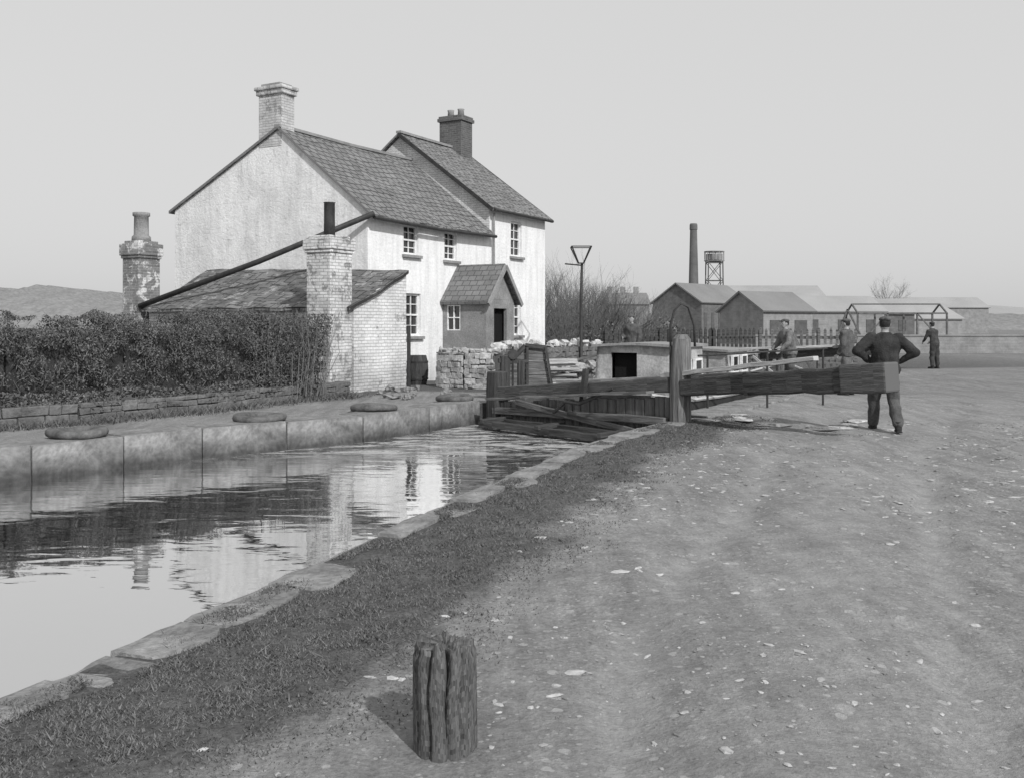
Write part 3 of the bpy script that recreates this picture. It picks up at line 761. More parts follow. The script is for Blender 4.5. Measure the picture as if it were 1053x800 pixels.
bx=B(); bx.beam((2.1,.16,.8),(2.05,.3,.2),.09,.09); bx.tube([(1.3,.3,.5),(1.6,.42,.34),(1.95,.48,.2),(2.3,.5,.22),(2.6,.5,.0)],.035,8); bx.build('paddle_lever',m_iron,t)
bx=B(); bx.beam((0,0,-.5),(0,0,.66),.36,.36,.33,.33,segs=3,jit=.01)
solo(bx.build('mooring_post',m_woodd,loc=(-.3,20.0,0),rz=.6,bevel=.03),'squat dark timber post where the gate meets the quay','mooring post')
t=thing('timber_fender','dark low fender timbers lying just above the water','fender',(heel.x,heel.y,0),ga)
bx=B(); bx.beam((.35,.72,-.33),(4.3,.85,-.31),.18,.12,segs=10,jit=.012); bx.beam((.4,.38,-.28),(4.6,.42,-.28),.16,.12,segs=8,jit=.012)
for x in (.9,2.6,4.1): bx.beam((x,.25,-.22),(x+random.uniform(-.2,.2),.95,-.25),.12,.08)
bx.build('timbers',m_woodd,t,bevel=.012)
t=thing('handrail','thin iron handrail beside the lock chamber','handrail',(3.7,18.4,0),0)
bx=B()
for x in (0,1.3,2.6): bx.tube([(x,x*.5,0),(x,x*.5,1.06+x*.03)],.022,8)
bx.tube([(-.2,-.1,1.03),(2.7,1.35,1.14)],.02,8); bx.tube([(-.2,-.1,.62),(2.7,1.35,.68)],.015,8); bx.build('rail',m_iron,t)
t=thing('lock_gate','upper lock gate with short dark balance beam and heel post','lock gate',(8.6,26.5,0),-.35)
bx=B(); bx.beam((-1.8,0,.80),(1.5,0,.98),.3,.3,segs=4,jit=.01); bx.build('balance_beam',m_woodd,t,bevel=.02)
bx=B(); bx.beam((-2.3,-.3,.95),(1.2,-.3,1.1),.16,.06,segs=4,jit=.01); bx.build('walkway_plank',m_woodl,t)
bx=B(); bx.tube([(-1.2,0,0),(-1.2,0,1.3)],[.18,.15],10); bx.build('heel_post',m_wood,t)
bx=B(); bx.beam((-1.9,0,0),(-1.0,0,1.5),.1,.1); bx.beam((-.2,0,0),(-1.0,0,1.5),.1,.1); bx.build('strut',m_wood,t)

# ---------------------------------------------------------------- boat
t=thing('narrowboat','narrow working boat with pale cabin and dark hull in the lock','boat',(1.36+D.x*1.6,17.3+D.y*1.6,-.42),HANG)
bx=B(); prof=[(0.0,.55,.7),(.3,.85,.62),(1.0,1.03,.56),(3,1.05,.52),(9,1.05,.52),(11.3,1.0,.56),(12.2,.6,.7),(12.6,.08,.85)]
vs=[];fs=[]
for (x,hw,h) in prof: vs+= [(x,-hw,h),(x,-hw*.92,-.3),(x,hw*.92,-.3),(x,hw,h)]
for i in range(len(prof)-1):
    for k in range(3): fs.append((i*4+k,i*4+k+1,i*4+5+k,i*4+4+k))
    fs.append((i*4+3,i*4,i*4+4,i*4+7))
fs+=[(0,1,2,3),(28,31,30,29)]
bx.add(vs,fs); hull=bx.build('hull',m_hull,t)
for sd in (-1,1):
    bx=B(); bx.tube([(x,sd*(hw+.01),h+.01) for x,hw,h in prof],.04,6); bx.build('gunwale',m_woodl,hull)
def cab(bx,x0,x1,hw,z0,z1,tum=.1):
    for sd in (-1,1): bx.prism([(x0,sd*hw,z0),(x1,sd*hw,z0),(x1,sd*(hw-tum),z1),(x0,sd*(hw-tum),z1)],(0,-sd*.05,0))
    bx.prism([(x1,-hw,z0),(x1,hw,z0),(x1,hw-tum,z1),(x1,-hw+tum,z1)],(-.05,0,0))
    bx.prism([(x0,-hw,z0),(x0,-.05,z0),(x0,-.05,z1),(x0,-hw+tum,z1)],(.05,0,0))
    bx.prism([(x0,.5,z0),(x0,hw,z0),(x0,hw-tum,z1),(x0,.5,z1)],(.05,0,0))
    bx.box((x0+.025,.225,(z0+.88)/2),(.05,.55,.88-z0)); bx.box((x0+.025,.225,z1-.07),(.05,.55,.14))
def roofc(bx,x0,x1,hw,ct):
    vs=[];K=7
    for dz in (.02,-.03):
        for x in (x0,x1):
            for i in range(K):
                y=-hw+2*hw*i/(K-1); vs.append((x,y,ct+dz+.04*math.cos(y/hw*math.pi/2)))
    fs=[]
    for i in range(K-1): fs+=[(i,i+1,K+i+1,K+i),(2*K+i,3*K+i,3*K+i+1,2*K+i+1),(i,2*K+i,2*K+i+1,i+1),(K+i,K+i+1,3*K+i+1,3*K+i)]
    fs+=[(0,K,3*K,2*K),(K-1,3*K-1,4*K-1,2*K-1)]
    bx.add(vs,fs)
for (x0,x1,ct,mt_,wins) in ((.55,2.3,1.62,m_boat,(1.1,1.8)),(4.0,5.6,1.45,m_boat,(4.4,5.1))):
    bx=B(); cab(bx,x0,x1,.9,.5,ct); cb=bx.build('cabin',mt_,t)
    bx=B(); bx.box((x0+.2,.225,1.17),(.05,.54,.6)); bx.build('hatch',m_black,cb)
    bx=B(); roofc(bx,x0-.12,x1+.1,.88,ct); bx.build('cabin_roof',m_gpaint,cb)
    for x in wins:
        bx=B(); bx.box((x,-.865,1.15),(.36,.05,.32)); w_=bx.build('window',m_glass,cb)
        bx=B()
        for dx in (-.2,.2): bx.box((x+dx,-.875,1.15),(.04,.06,.4))
        for dz in (-.18,.18): bx.box((x,-.877,1.15+dz),(.37,.06,.04))
        bx.build('frame',m_paint,w_)
bx=B(); bx.prism([(6.0,-.85,.55),(6.0,.85,.55),(6.0,.3,1.25),(6.0,-.3,1.25)],(.06,0,0)); bx.beam((6.0,0,1.25),(10.8,0,1.3),.22,.06)
for x in (7,8.8,10.5): bx.beam((x,-.9,.52),(x,0,1.24),.06,.06); bx.beam((x,.9,.52),(x,0,1.24),.06,.06)
bx.build('gang_plank',m_woodl,hull)
bx=B(); bx.tube([(2.0,-.2,1.6),(2.0,-.2,1.95)],.06,10); bx.build('stove_pipe',m_iron,t)
bx=B(); bx.box((11.2,0,.55),(1.6,1.6,.05)); bx.box((8,0,.2),(4,1.7,.06)); bx.box((3.15,0,.5),(1.5,1.7,.05)); bx.build('deck',m_wood,hull)
q=thing('wooden_crate','rough slatted wooden crate on the boat deck','crate',(1.36+D.x*4.75,17.3+D.y*4.75,.105),HANG+.2)
bx=B()
for k in range(4):
    for s in (-.3,.3): bx.box((0,s,.08+k*.15),(.75,.03,.12)); bx.box((s*1.2,0,.08+k*.15),(.03,.56,.12))
bx.build('slats',m_woodl,q)
q=thing('loose_boards','loose boards and poles leaning across the boat','boards',(1.36+D.x*4.9,17.3+D.y*4.9,.3),HANG)
bx=B()
for i in range(7): bx.beam((-1.3+random.gauss(0,.2),-.6+random.gauss(0,.15),.1+.06*i),(1.4+random.gauss(0,.3),.3+random.gauss(0,.3),.55+random.gauss(0,.12)),.16,.05)
bx.build('boards',m_wood,q)

# ---------------------------------------------------------------- tyres
def tyre(x,y,R,label,tilt=0,lean=0):
    bx=B(); vs=[];fs=[];n=36;k=12
    for i in range(n):
        a=2*math.pi*i/n
        for j in range(k):
            b_=2*math.pi*j/k; rr=R-.11+ .11*math.copysign(abs(math.cos(b_))**.7,math.cos(b_)); z=.062*math.copysign(abs(math.sin(b_))**.7,math.sin(b_))+.06
            if math.cos(b_)>.8 and i%2: rr-=.008
            z+=.012*math.sin(a*2+x)
            vs.append((rr*math.cos(a),rr*math.sin(a)*.95,z))
    for i in range(n):
        for j in range(k):
            fs.append((i*k+j,((i+1)%n)*k+j,((i+1)%n)*k+(j+1)%k,i*k+(j+1)%k))
    bx.add(vs,fs); o=bx.build('tyre',m_rub,loc=(x,y,.035),smooth=True); o.rotation_euler=(tilt,lean,0)
    solo(o,label,'tyre','old tyres lying on the quay')
tyre(-6.15,13.75,.42,'worn rubber tyre lying flat on the quay stones')
tyre(-4.15,16.0,.44,'worn rubber tyre lying flat on the quay stones',.03)
tyre(-2.55,17.95,.44,'worn rubber tyre lying flat on the quay stones',-.03)
tyre(-1.2,20.3,.4,'worn rubber tyre lying flat on the quay stones',.05)
for i in range(18):
    bx=B(); bx.rock((0,0,.05),(random.uniform(.08,.2),random.uniform(.08,.16),random.uniform(.06,.11)),random.random()*3)
    solo(bx.build('loose_stone',m_stone,loc=(random.uniform(-3.2,-1.0),random.uniform(21,24.2),0)),'loose rubble stone lying on the quay','stone','loose stones on the quay')

# ---------------------------------------------------------------- foreground mooring post
bx=B(); vs=[];fs=[];n=96;rows=28;H=.40
for j in range(rows+1):
    for i in range(n):
        a=2*math.pi*i/n; q=Vector((math.cos(a)*2.6,math.sin(a)*2.6,0))
        g=mnoise.noise(q*1.9+Vector((3,1,j*.012))); g2=mnoise.noise(q*5+Vector((9,1,j*.05)))
        crack=0
        for ca,cw,cd in ((4.2,.06,.045),(4.85,.055,.06),(5.35,.04,.03),(3.7,.04,.03),(1.2,.05,.04),(2.4,.04,.03)):
            dd=(a-ca-.05*math.sin(j*.35+ca)+math.pi)%(2*math.pi)-math.pi; crack+=cd*math.exp(-(dd/cw)**2)*(.35+.65*j/rows)
        r=.118*(1+.05*g)+.006*g2-crack; top=H+.03*mnoise.noise(q*.8)+.02*g2-crack*.9
        z=-.15+(top+.15)*j/rows
        if j>rows-2: r-=.01
        vs.append((r*math.cos(a),r*math.sin(a),z))
for j in range(rows):
    for i in range(n): fs.append((j*n+i,j*n+(i+1)%n,(j+1)*n+(i+1)%n,(j+1)*n+i))
for k,(sc,dz) in enumerate(((.8,.0),(.5,-.006),(.2,-.012))):
    for i in range(n):
        x,y,z=vs[rows*n+i]; vs.append((x*sc,y*sc,z+dz+.008*N(x*sc,y*sc,60,k)))
    o0=(rows+k)*n
    for i in range(n): fs.append((o0+i,o0+(i+1)%n,o0+n+(i+1)%n,o0+n+i))
fs.append(tuple((rows+3)*n+i for i in range(n)))
bx.add(vs,fs,(0,0,1)); o=bx.build('mooring_post',M('split_oak',.13,.8,4,bs=1,bscale=14,bd=.02,kind='UV',stretch=(.3,6,1)),loc=(-.255,3.7,gheight(-.255,3.7)),smooth=True)
solo(o,'short weathered round timber post with deep splits in the towpath','mooring post')

# ---------------------------------------------------------------- street lamp
t=thing('street_lamp','old slender lamp post with open four-sided lantern frame','street lamp',(2.13,30,0))
bx=B(); bx.tube([(0,0,0),(0,0,.5),(0,0,.55),(0,0,2.4),(.03,0,3.5)],[.09,.08,.055,.05,.04],10); bx.beam((-.5,0,3.5),(.05,0,3.45),.04,.04); bx.build('post',m_iron,t,smooth=True)
bx=B(); z0,z1=3.52,4.02
c0=[(-.08,-.08),(.08,-.08),(.08,.08),(-.08,.08)]; c1=[(-.3,-.3),(.3,-.3),(.3,.3),(-.3,.3)]
for i in range(4):
    j=(i+1)%4
    bx.beam((c0[i][0],c0[i][1],z0),(c1[i][0],c1[i][1],z1),.03,.03); bx.beam((c1[i][0],c1[i][1],z1),(c1[j][0],c1[j][1],z1),.03,.03); bx.beam((c0[i][0],c0[i][1],z0),(c0[j][0],c0[j][1],z0),.03,.03)
bx.build('lantern',m_iron,t)

# ---------------------------------------------------------------- fences
def fence(p0,p1,h,gap,label,mat,w=.09):
    a=Vector(p0);c=Vector(p1); Ls=(c-a).length; t=thing('picket_fence',label,'fence',(a.x,a.y,0),math.atan2((c-a).y,(c-a).x))
    pk=B();x=0
    while x<Ls: pk.prism([(x,-.02,.05),(x+w,-.02,.05),(x+w,-.02,h-.06+random.uniform(-.04,.02)),(x+w/2,-.02,h+random.uniform(-.04,.05)),(x,-.02,h-.06)],(random.uniform(-.01,.01),.025,0)); x+=gap
    pk.build('pickets',mat,t); r=B()
    for z in (h*.25,h*.78): r.beam((0,.045,z),(Ls,.045,z),.06,.08)
    r.build('rails',mat,t); x=0
    while x<=Ls:
        r=B(); r.box((x,.12,h/2),(.11,.11,h*1.02)); r.build('post',mat,t); x+=2.0
fence((3.2,33.6),(8.6,34.6),1.5,.165,'dark timber picket fence behind the lock',m_woodd,.1)
fence((8.8,34.6),(11.8,33.2),1.5,.2,'weathered grey picket fence by the towpath',m_wood)

# ---------------------------------------------------------------- vegetation
def hedgepts(pl,n,h0,wd,z0=.3):
    P=[Vector(p) for p in pl]; cum=[0]
    for i in range(len(P)-1): cum.append(cum[-1]+(P[i+1]-P[i]).length)
    out=[]
    while len(out)<n:
        s=random.random()*cum[-1]; i=0
        while s>cum[i+1]: i+=1
        d=(P[i+1]-P[i]).normalized(); nn=Vector((-d.y,d.x)); c=P[i]+d*(s-cum[i])
        top=h0+.10*N(s,0,.7,2)+.09*N(s,3,2.1,6)+.05*N(s,1,6,3); a=random.random()*math.pi
        rr=1.02-.28*random.random()**2+.13*N(s*1.8,a*2,1.2,4)
        x=math.cos(a)*wd*rr; z=z0+math.sin(a)**.5*(top-z0)*rr
        if N(s*2.2,z*2.6,1,11)<-.34 or N(s*6,z*6,1,15)<-.34: continue
        q=c+nn*x; out.append((q.x,q.y,z))
    return np.array(out)
hl=[(-14,12.8),(-10.7,14.4),(-8.7,16.4),(-7.4,18.0),(-6.2,19.9),(-5.5,21.2)]
t=thing('hedge','dense dark clipped hedge along the top of the low wall','hedge',(0,0,0))
cards('foliage',hedgepts(hl,95000,1.80,.75),.022,m_hedge,parent=t)
bx=B()
for q in hedgepts(hl,3600,1.78,.72):
    d=Vector((random.gauss(0,.35),random.gauss(0,.35),random.uniform(.2,1))).normalized(); q=Vector(q); l=random.uniform(.1,.28)
    bx.tube([q-d*l*.6,q+d*l*.15+Vector((random.gauss(0,.02),0,0)),q+d*l*.4],[.005,.004,.003],3,cap=False)
bx.build('twigs',m_twigh,t)
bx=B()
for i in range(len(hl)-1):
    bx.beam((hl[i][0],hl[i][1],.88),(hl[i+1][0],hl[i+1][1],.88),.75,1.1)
bx.build('shade_core',M('hedge_shadow',.04,.4,3,bs=1),t)  # near-black core blocks stand in for the shade deep inside the hedge
cards('ivy',hedgepts([(-11,12.9),(-8.5,15.2),(-7.2,16.5),(-5.9,18.6),(-4.9,20.7)],9000,.5,.28,z0=.1),.03,m_ivy,parent=t)
def twig(bx,p,d,l,r,depth,spread=.5,up=.15,n=4):
    p=Vector(p);d=Vector(d).normalized(); pts=[p];q=p
    for i in range(3):
        d=(d+Vector([random.gauss(0,.13) for _ in range(3)])+Vector((0,0,up*.3))).normalized(); q=q+d*l/3; pts.append(q)
    bx.tube(pts,[r,r*.8,r*.62,r*.45],n,cap=False)
    if depth>0:
        for i in range(random.choice((3,4))):
            k=random.choice((1,2,3)); dd=(d+Vector([random.gauss(0,spread) for _ in range(3)])+Vector((0,0,up))).normalized()
            twig(bx,pts[k],dd,l*random.uniform(.55,.8),r*.5,depth-1,spread,up,3)
t=thing('shrub','tall twiggy evergreen shrub at the end of the hedge','shrub',(-5.2,21.3,0))
bx=B()
for i in range(260):
    a=random.random()*6.28; r=random.random()**.5; x=math.cos(a)*r*1.15;y=math.sin(a)*r*.85
    bx.tube([(x,y,.1),(x*1.1+random.gauss(0,.08),y*1.1,1),(x*1.15+random.gauss(0,.2),y*1.2,random.uniform(1.2,2.0))],[.008,.006,.003],3,cap=False)
bx.build('stems',m_twigh,t)
pp=[]
while len(pp)<24000:
    a=random.random()*6.28; r=random.random()**.4; z=random.uniform(.1,1.85)
    if N(math.cos(a)*3,z*3,1,5)<-.3: continue
    pp.append((math.cos(a)*r*1.2*(.85+.12*z),math.sin(a)*r*.85,z))
cards('foliage',np.array(pp),.023,m_hedge,vert=1.6,parent=t,aspect=1.5)
def baretree(x,y,h,label,mat,depth=4,crownw=.5):
    t=thing('bare_tree',label,'tree',(x,y,0)); r=h*.02; bx=B(); bx.tube([(0,0,-.1),(random.gauss(0,.01)*h,0,h*.2),(random.gauss(0,.02)*h,0,h*.4)],[r,r*.85,r*.7],7); bx.build('trunk',mat,t)
    cr=B()
    for i in range(6): twig(cr,(0,0,h*random.uniform(.2,.4)),(random.gauss(0,crownw),random.gauss(0,crownw),1),h*.34,r*.55,depth)
    cr.build('crown',mat,t)
def bush(x,y,w,h,label,mat):
    t=thing('bush',label,'bush',(x,y,0)); cr=B()
    for i in range(22): twig(cr,(random.gauss(0,w*.25),random.gauss(0,w*.2),0),(random.gauss(0,.35),random.gauss(0,.35),1),h*.48,h*.008,3,spread=.45)
    cr.build('branches',mat,t)
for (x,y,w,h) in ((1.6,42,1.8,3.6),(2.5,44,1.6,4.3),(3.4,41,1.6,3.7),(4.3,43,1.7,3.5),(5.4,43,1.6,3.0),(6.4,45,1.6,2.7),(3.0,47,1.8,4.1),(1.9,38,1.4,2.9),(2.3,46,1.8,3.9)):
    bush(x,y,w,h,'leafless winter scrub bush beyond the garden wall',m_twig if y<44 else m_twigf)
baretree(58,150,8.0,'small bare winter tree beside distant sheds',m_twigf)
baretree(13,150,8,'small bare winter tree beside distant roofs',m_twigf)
pp=rng.random((9000,3))*np.array([6.5,6,1.0])+np.array([.8,38.5,0]); pp[:,2]=rng.random(9000)**1.6*(1.2+.5*np.sin(pp[:,0]*2.1)+.3*np.sin(pp[:,0]*5))
o=cards('undergrowth',pp,.07,leafmat('scrub_leaves',.07,.19)); o['kind']='stuff'; o['label']='tangled brambles and rough growth behind the fence'; o['category']='undergrowth'
def ridge(name,x0,x1,step,y,depth,hf,mat,cat=None):
    vs=[];fs=[];n=int((x1-x0)/step)
    for i in range(n+1):
        x=x0+step*i; h=hf(x); vs+=[(x,y,-1),(x,y+depth*.35,h*.55),(x,y+depth,h),(x,y+depth*4,h*.8)]
    for i in range(n):
        for k in range(3): fs.append((i*4+k,i*4+4+k,i*4+5+k,i*4+1+k))
    bx=B();bx.add(vs,fs); o=bx.build(name,mat,smooth=True,fix=False); o['kind']='structure'; return o
def fr(x,o): return N(x,0,.03,o)*1.6+N(x,0,.09,o+1)*1.1+N(x,0,.3,o+2)*.9+N(x,0,.9,o+3)*.55
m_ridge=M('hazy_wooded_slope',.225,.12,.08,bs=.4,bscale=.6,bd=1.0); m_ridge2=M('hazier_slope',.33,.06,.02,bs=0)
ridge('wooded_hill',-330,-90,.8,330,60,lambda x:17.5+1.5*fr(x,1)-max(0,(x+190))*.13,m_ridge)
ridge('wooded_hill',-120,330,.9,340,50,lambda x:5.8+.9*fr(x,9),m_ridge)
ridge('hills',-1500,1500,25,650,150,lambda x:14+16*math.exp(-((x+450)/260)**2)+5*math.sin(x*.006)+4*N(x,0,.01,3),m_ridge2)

# ---------------------------------------------------------------- factory and far buildings
def shed(name,label,x,y,w,d,he,hr,rz,wall,roof,wins=0,chim=0,ww_=.5):
    t=thing(name,label,'building' if name!='terraced_house' else 'house',(x,y,0),rz)
    bx=B(); bx.prism([(0,0,0),(0,d,0),(0,d,he),(0,d/2,hr),(0,0,he)],(w,0,0))
    bx.build('wall',wall,t); r=B()
    slab(r,[(-.3,-.3,he-.05),(w+.3,-.3,he-.05),(w+.3,d/2,hr+.1),(-.3,d/2,hr+.1)],.15); slab(r,[(-.3,d+.3,he-.05),(w+.3,d+.3,he-.05),(w+.3,d/2,hr+.1),(-.3,d/2,hr+.1)],.15)
    ro=r.build('roof',roof,t)
    for i in range(wins):
        g=B(); xx=w*(i+.5)/wins; ww=w/wins*ww_; g.box((xx,0,he*.5),(ww,.1,he*.42)); g.build('window',m_gfar,t)
    for i in range(chim):
        g=B(); g.box((w*(i+.3)/chim,d/2,hr+.5),(.9,.6,1.6)); g.build('chimney',wall,ro)
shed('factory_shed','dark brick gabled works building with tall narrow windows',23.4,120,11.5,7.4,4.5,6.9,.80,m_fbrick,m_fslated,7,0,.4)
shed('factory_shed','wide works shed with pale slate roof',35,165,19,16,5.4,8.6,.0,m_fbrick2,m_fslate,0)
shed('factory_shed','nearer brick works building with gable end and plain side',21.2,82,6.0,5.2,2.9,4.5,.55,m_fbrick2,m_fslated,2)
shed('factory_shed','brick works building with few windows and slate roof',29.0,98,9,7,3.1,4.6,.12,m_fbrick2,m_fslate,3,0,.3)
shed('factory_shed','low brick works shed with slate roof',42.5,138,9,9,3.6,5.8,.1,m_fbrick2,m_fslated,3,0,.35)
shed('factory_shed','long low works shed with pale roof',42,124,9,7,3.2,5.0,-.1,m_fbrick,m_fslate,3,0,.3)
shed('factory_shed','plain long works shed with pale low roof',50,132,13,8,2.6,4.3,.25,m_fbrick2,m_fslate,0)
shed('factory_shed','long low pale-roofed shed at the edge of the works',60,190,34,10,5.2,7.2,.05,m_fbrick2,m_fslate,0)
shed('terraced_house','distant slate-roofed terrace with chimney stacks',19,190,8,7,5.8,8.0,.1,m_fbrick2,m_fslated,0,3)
t=thing('open_frame_shelter','open timber frame shelter with thin posts in the yard','shelter',(25.6,72,0)); bx=B()
for x in (0,2.2,4.4,6.6):
    for y in (0,2.5): bx.beam((x,y,0),(x,y,2.5),.12,.12)
for y in (0,2.5): bx.beam((0,y,2.5),(6.6,y,2.5),.12,.12)
for x in (0,6.6): bx.beam((x,0,2.5),(x,1.25,3.2),.1,.1); bx.beam((x,2.5,2.5),(x,1.25,3.2),.1,.1)
bx.beam((0,1.25,3.2),(6.6,1.25,3.2),.1,.1); bx.beam((0,0,0),(2.2,0,2.5),.08,.08); bx.beam((6.6,0,0),(4.4,0,2.5),.08,.08)
bx.build('frame',m_twig,t)
t=thing('factory_chimney','tall round dark brick factory chimney','factory chimney',(28,150,0)); bx=B(); bx.tube([(0,0,0),(0,0,8),(0,0,16.3),(0,0,16.4),(0,0,17.1),(0,0,17.3)],[.95,.75,.54,.62,.6,.5],16); bx.build('shaft',M('chimney_brick',.13,.25,.6),t)
t=thing('water_tower','steel-legged water tower with open gallery and shallow tank','water tower',(31.2,150,0))
m_tank=M('tank_steel',.26,.3,1); bx=B(); bx.tube([(0,0,11.7),(0,0,12.6)],1.25,14); bx.build('tank',m_tank,t)
bx=B()
for z in (11.5,12.9): bx.tube([(0,0,z),(0,0,z+.12)],1.55,14)
for k in range(10):
    a=k*.628; bx.beam((1.5*math.cos(a),1.5*math.sin(a),11.5),(1.5*math.cos(a),1.5*math.sin(a),13.0),.08,.08)
bx.build('gallery',m_tank,t)
bx=B()
for sx_ in (-1.1,1.1):
    for sy_ in (-1,1): bx.beam((sx_*1.15,sy_,0),(sx_,sy_,11.5),.16,.16)
for z in (5.5,8.5,11.3):
    for s in (-1,1): bx.beam((-1.15,s,z),(1.15,s,z),.1,.1); bx.beam((s*1.12,-1,z),(s*1.12,1,z),.1,.1)
for z in (5.5,8.5):
    for s in (-1,1): bx.beam((-1.15,s,z),(1.15,s,z+2.9),.08,.08); bx.beam((1.15,s,z),(-1.15,s,z+2.9),.08,.08)
bx.build('frame',m_gfar,t)
t=thing('derrick','thin three-legged timber derrick in the works yard','derrick',(20.7,60,0)); bx=B()
for dx,dy in ((-1,0),(1.3,0),(0,1.2)): bx.beam((dx,dy,0),(0,0,2.6),.09,.09)
bx.build('legs',m_twig,t)
t=thing('boundary_wall','long low brick boundary wall across the yard','wall',(13,56,0)); bx=B(); bx.box((16,0,.5),(30,.3,1.0)); bx.box((16,0,1.03),(30.1,.4,.08)); bx.build('brickwork',m_fbrick2,t)

# ---------------------------------------------------------------- people
def remesh(bx,name,mat,parent,vox,wr=0,ws=14):
    me=bpy.data.meshes.new('tmp'); me.from_pydata(bx.v,[],bx.f); o=bpy.data.objects.new('tmp',me); COL.objects.link(o)
    md=o.modifiers.new('r','REMESH'); md.mode='VOXEL'; md.voxel_size=vox; md.use_smooth_shade=True
    s=o.modifiers.new('s','SMOOTH'); s.factor=.5; s.iterations=3
    dg=bpy.context.evaluated_depsgraph_get(); m2=bpy.data.meshes.new_from_object(o.evaluated_get(dg)); bpy.data.objects.remove(o)
    m2.name=name
    if wr:
        for v in m2.vertices:
            q=Vector((v.co.x*ws,v.co.y*ws,v.co.z*ws*.8)); v.co+=Vector((v.co.x,v.co.y,0)).normalized()*wr*mnoise.noise(q)
    m2.materials.append(mat)
    for p in m2.polygons: p.use_smooth=True
    r=bpy.data.objects.new(name,m2); COL.objects.link(r); r.parent=parent; return r
def cap_(bx,p,q,r0,r1,n=12):
    p=Vector(p);q=Vector(q); bx.tube([p,p.lerp(q,.35),q],[r0,r0*.6+r1*.4+.004,r1],n); bx.ell(p,(r0,r0,r0),n,8); bx.ell(q,(r1,r1,r1),n,8)
def person(loc,yaw,label,J,top,bot,vox=.012,captone=None,hat='cap',bulk=0):
    t=thing('person',label,'person',loc,yaw)
    sh=J['sh'];el=J['el'];wr=J['wr'];kn=J['kn'];an=J['an']
    lean=J.get('lean',0)
    b=B()
    tors=[(.86,.15,.10,0,0),(.95,.165,.115,0,0),(1.08,.145,.10,0,lean*.2),(1.22,.165,.112,0,lean*.5),(1.36,.18,.11,0,lean*.8),(1.44,.12,.085,0,lean),(1.5,.055,.058,0,lean)]
    b.loft(tors); b.tube([(0,lean,1.44),(0,lean+.015,1.56)],[.062,.055],12)
    hx=Vector((0,lean+.02,1.625)); b.ell(hx,(.076,.095,.112)); b.ell(hx+Vector((0,.03,-.05)),(.055,.06,.065)); b.ell(hx+Vector((0,.098,-.015)),(.012,.02,.022),8,6)
    for s in (-1,1): b.ell(hx+Vector((s*.078,-.005,-.01)),(.012,.022,.032),8,6)
    for i,s in enumerate((-1,1)):
        cap_(b,sh[i],el[i],.05,.038); cap_(b,el[i],wr[i],.038,.026)
        w=Vector(wr[i]); d=(w-Vector(el[i])).normalized(); hd=Vector(J.get('hd',[d,d])[i]).normalized()
        side=Vector((0,0,1)) if abs(hd.z)<.7 else Vector((0,1,0)); side=(side-hd*side.dot(hd)).normalized(); pn=hd.cross(side)
        for k in range(4):
            off=side*(.03-.02*k); a=w+hd*.015+off*.6; m_=w+hd*.085+off; b.tube([a,m_],[.014,.013],8)
            Lf=(.068,.078,.072,.055)[k]; c1=m_+hd*Lf*.5+pn*.004; c2=c1+(hd*.8-Vector((s,0,0))*.4).normalized()*Lf*.5
            b.tube([m_,c1,c2],[.0095,.0085,.0075],7); b.ell(c2,(.0078,)*3,7,5)
        a=w+hd*.03+side*.028; b.tube([a,a+hd*.03+side*.03,a+hd*.06+side*.036],[.013,.010,.008],7)
        hip=Vector((s*.09,0,.9)); cap_(b,hip,kn[i],.08,.052); cap_(b,kn[i],an[i],.05,.036); f=Vector(an[i]); cap_(b,f+Vector((0,0,-.04)),f+Vector((s*.02,.13,-.06)),.035,.03)
    remesh(b,'body',m_skin,t,vox*.75)
    j=B(); j.loft([(z if k else .87,rx+.024+bulk+(.012 if k<2 else 0),ry+.026+bulk,cx,cy) for k,(z,rx,ry,cx,cy) in enumerate(tors[:6])]+[(1.5,.075,.075,0,lean)])
    for i in range(2):
        cap_(j,Vector(sh[i])*1.0,el[i],.076+bulk*.6,.060+bulk*.6); w=Vector(el[i]).lerp(Vector(wr[i]),.93); cap_(j,el[i],w,.060+bulk*.6,.042)
    remesh(j,J.get('topname','jumper'),top,t,vox,.03,11)
    tr=B(); tr.loft([(.80,.14,.11,0,0),(.88,.172,.13,0,0),(1.0,.165,.125,0,0)])
    for i,s in enumerate((-1,1)):
        a=Vector(kn[i]).lerp(Vector(an[i]),.9); cap_(tr,(s*.088,0,.88),kn[i],.108,.09); cap_(tr,kn[i],a,.09,.078)
    remesh(tr,'trousers',bot,t,vox,.034,9)
    for i,s in enumerate((-1,1)):
        bo=B(); f=Vector(an[i]); bo.tube([f+Vector((0,0,.07)),f+Vector((0,-.005,-.06))],[.05,.052],12); cap_(bo,f+Vector((0,-.03,-.05)),f+Vector((s*.02,.15,-.055)),.042,.042)
        bo.box((f.x+s*.008,f.y+.06,f.z-.082),(.085,.27,.02)); remesh(bo,'boot',m_hair,t,.009)
    hr=B(); hr.ell(hx+Vector((0,-.018,.015)),(.083,.09,.1)); remesh(hr,'hair',m_hair,t,.01)
    if hat=='cap':
        c=B(); c.ell(hx+Vector((.004,-.012,.070)),(.090,.108,.044)); c.ell(hx+Vector((0,.085,.055)),(.058,.055,.012)); remesh(c,'cap',captone or top,t,.008,.012,22)
    for s in (-1,1):
        e=B(); e.ell(hx+Vector((s*.03,.088,.005)),(.011,.008,.008),8,6); e.build('eye',m_black,t,smooth=True)
    return t
def cloth(n,c): return M(n,c,.45,5,bs=.7,bscale=50)
c_dark=cloth('dark_wool',.037); c_navy=cloth('dark_serge',.05); c_grey=cloth('grey_flannel',.15); c_mid=cloth('tweed',.09)
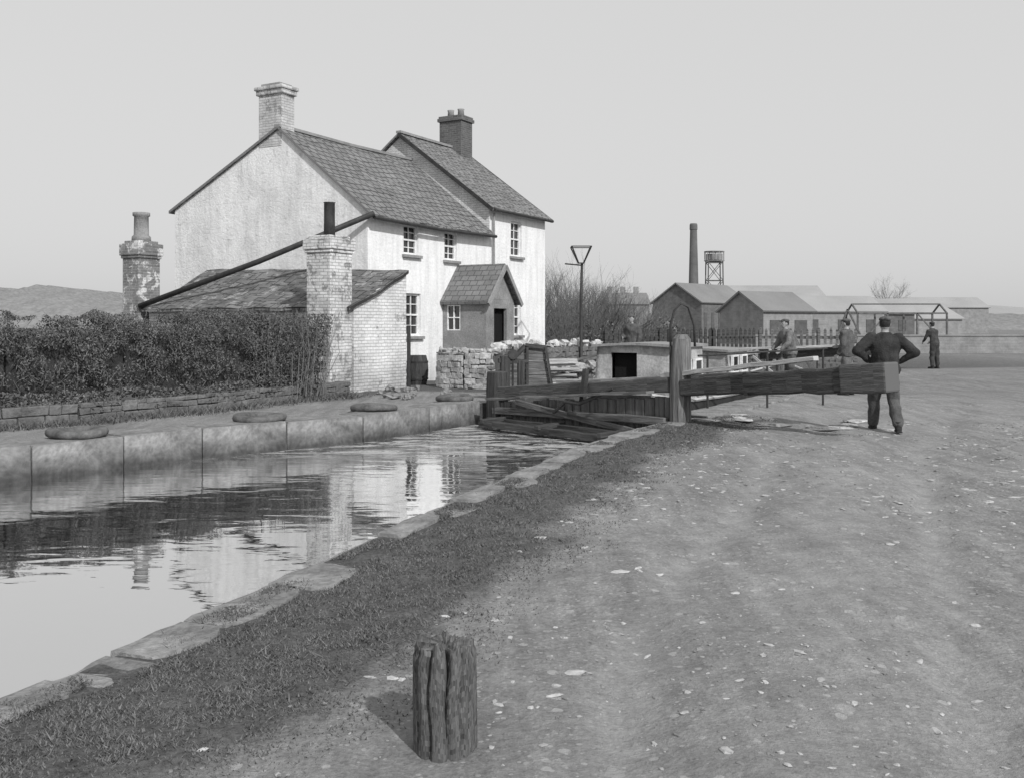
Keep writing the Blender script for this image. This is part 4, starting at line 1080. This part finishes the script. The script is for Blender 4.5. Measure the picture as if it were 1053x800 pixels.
A=dict(sh=[(-.19,0,1.41),(.19,0,1.40)],el=[(-.41,-.08,1.23),(.41,-.06,1.20)],wr=[(-.215,.06,1.06),(.215,.06,1.05)],hd=[(.3,.8,-.25),(-.3,.8,-.25)],
       kn=[(-.13,.22,.50),(.125,.06,.48)],an=[(-.12,.32,.09),(.15,-.24,.12)])
person((5.6,14.6,0),-.22,'man in dark jumper and cap walking away, hands on hips',A,c_dark,c_mid,vox=.011,captone=c_mid,bulk=.024)
Bp=dict(sh=[(-.185,.02,1.40),(.185,.02,1.40)],el=[(-.25,.02,1.14),(.25,.04,1.14)],wr=[(-.24,.14,.92),(.16,.26,1.1)],kn=[(-.1,.04,.5),(.1,.0,.5)],an=[(-.11,0,.09),(.11,-.03,.09)],lean=.03,topname='jacket')
person((7.7,22.3,0.02),.9,'man in dark jacket and cap standing on the towpath',Bp,c_mid,c_grey,vox=.016,bulk=.02)
Cp=dict(Bp); Cp['lean']=.12; Cp['sh']=[(-.185,.1,1.38),(.185,.1,1.38)]; Cp['wr']=[(-.2,.35,1.0),(.2,.38,1.0)]; Cp['el']=[(-.24,.2,1.14),(.24,.2,1.14)]
person((6.75,23.6,.02),1.8,'man in grey jacket leaning forward beside the lock',Cp,c_grey,c_mid,vox=.016,captone=c_mid,bulk=.02)
person((3.33,27.0,.16),2.6,'person in dark coat and cap beside the lock',Bp,c_mid,c_mid,vox=.018,bulk=.03)
person((15.65,36,0),.4,'figure in dark clothes walking on the far towpath',Cp,c_navy,c_navy,vox=.018)

# ---------------------------------------------------------------- light, sky, camera
az=Vector((.50,-.866)); el_=math.radians(37)
sdir=Vector((az.x*math.cos(el_),az.y*math.cos(el_),math.sin(el_)))
ld=bpy.data.lights.new('sun','SUN'); ld.energy=3.35; ld.angle=math.radians(1.0); ld.color=(1,.998,.995)
lo=bpy.data.objects.new('sun',ld); COL.objects.link(lo); lo.rotation_euler=sdir.to_track_quat('Z','Y').to_euler(); lo.location=(0,0,60)
w=bpy.data.worlds.new('World'); scene.world=w; w.use_nodes=True; nt=w.node_tree
bg=nt.nodes['Background']; sky=nt.nodes.new('ShaderNodeTexSky'); sky.sky_type='NISHITA'; sky.sun_disc=False
sky.sun_elevation=el_; sky.sun_rotation=math.atan2(az.x,az.y); sky.dust_density=4; sky.air_density=1.5
bw=nt.nodes.new('ShaderNodeRGBToBW'); L(nt,sky.outputs[0],bw.inputs[0])
v=mth(nt,'POWER',bw.outputs[0],.1); v=mth(nt,'MULTIPLY',v,5.0)
L(nt,v,bg.inputs['Color']); bg.inputs['Strength'].default_value=.12
cd=bpy.data.cameras.new('camera'); cam=bpy.data.objects.new('camera',cd); COL.objects.link(cam); scene.camera=cam
cam.location=(0,0,1.6); cam.rotation_euler=(math.pi/2,0,0); cd.sensor_width=36; cd.lens=34.19; cd.shift_y=-65/1053; cd.clip_end=6000; cd.clip_start=.05
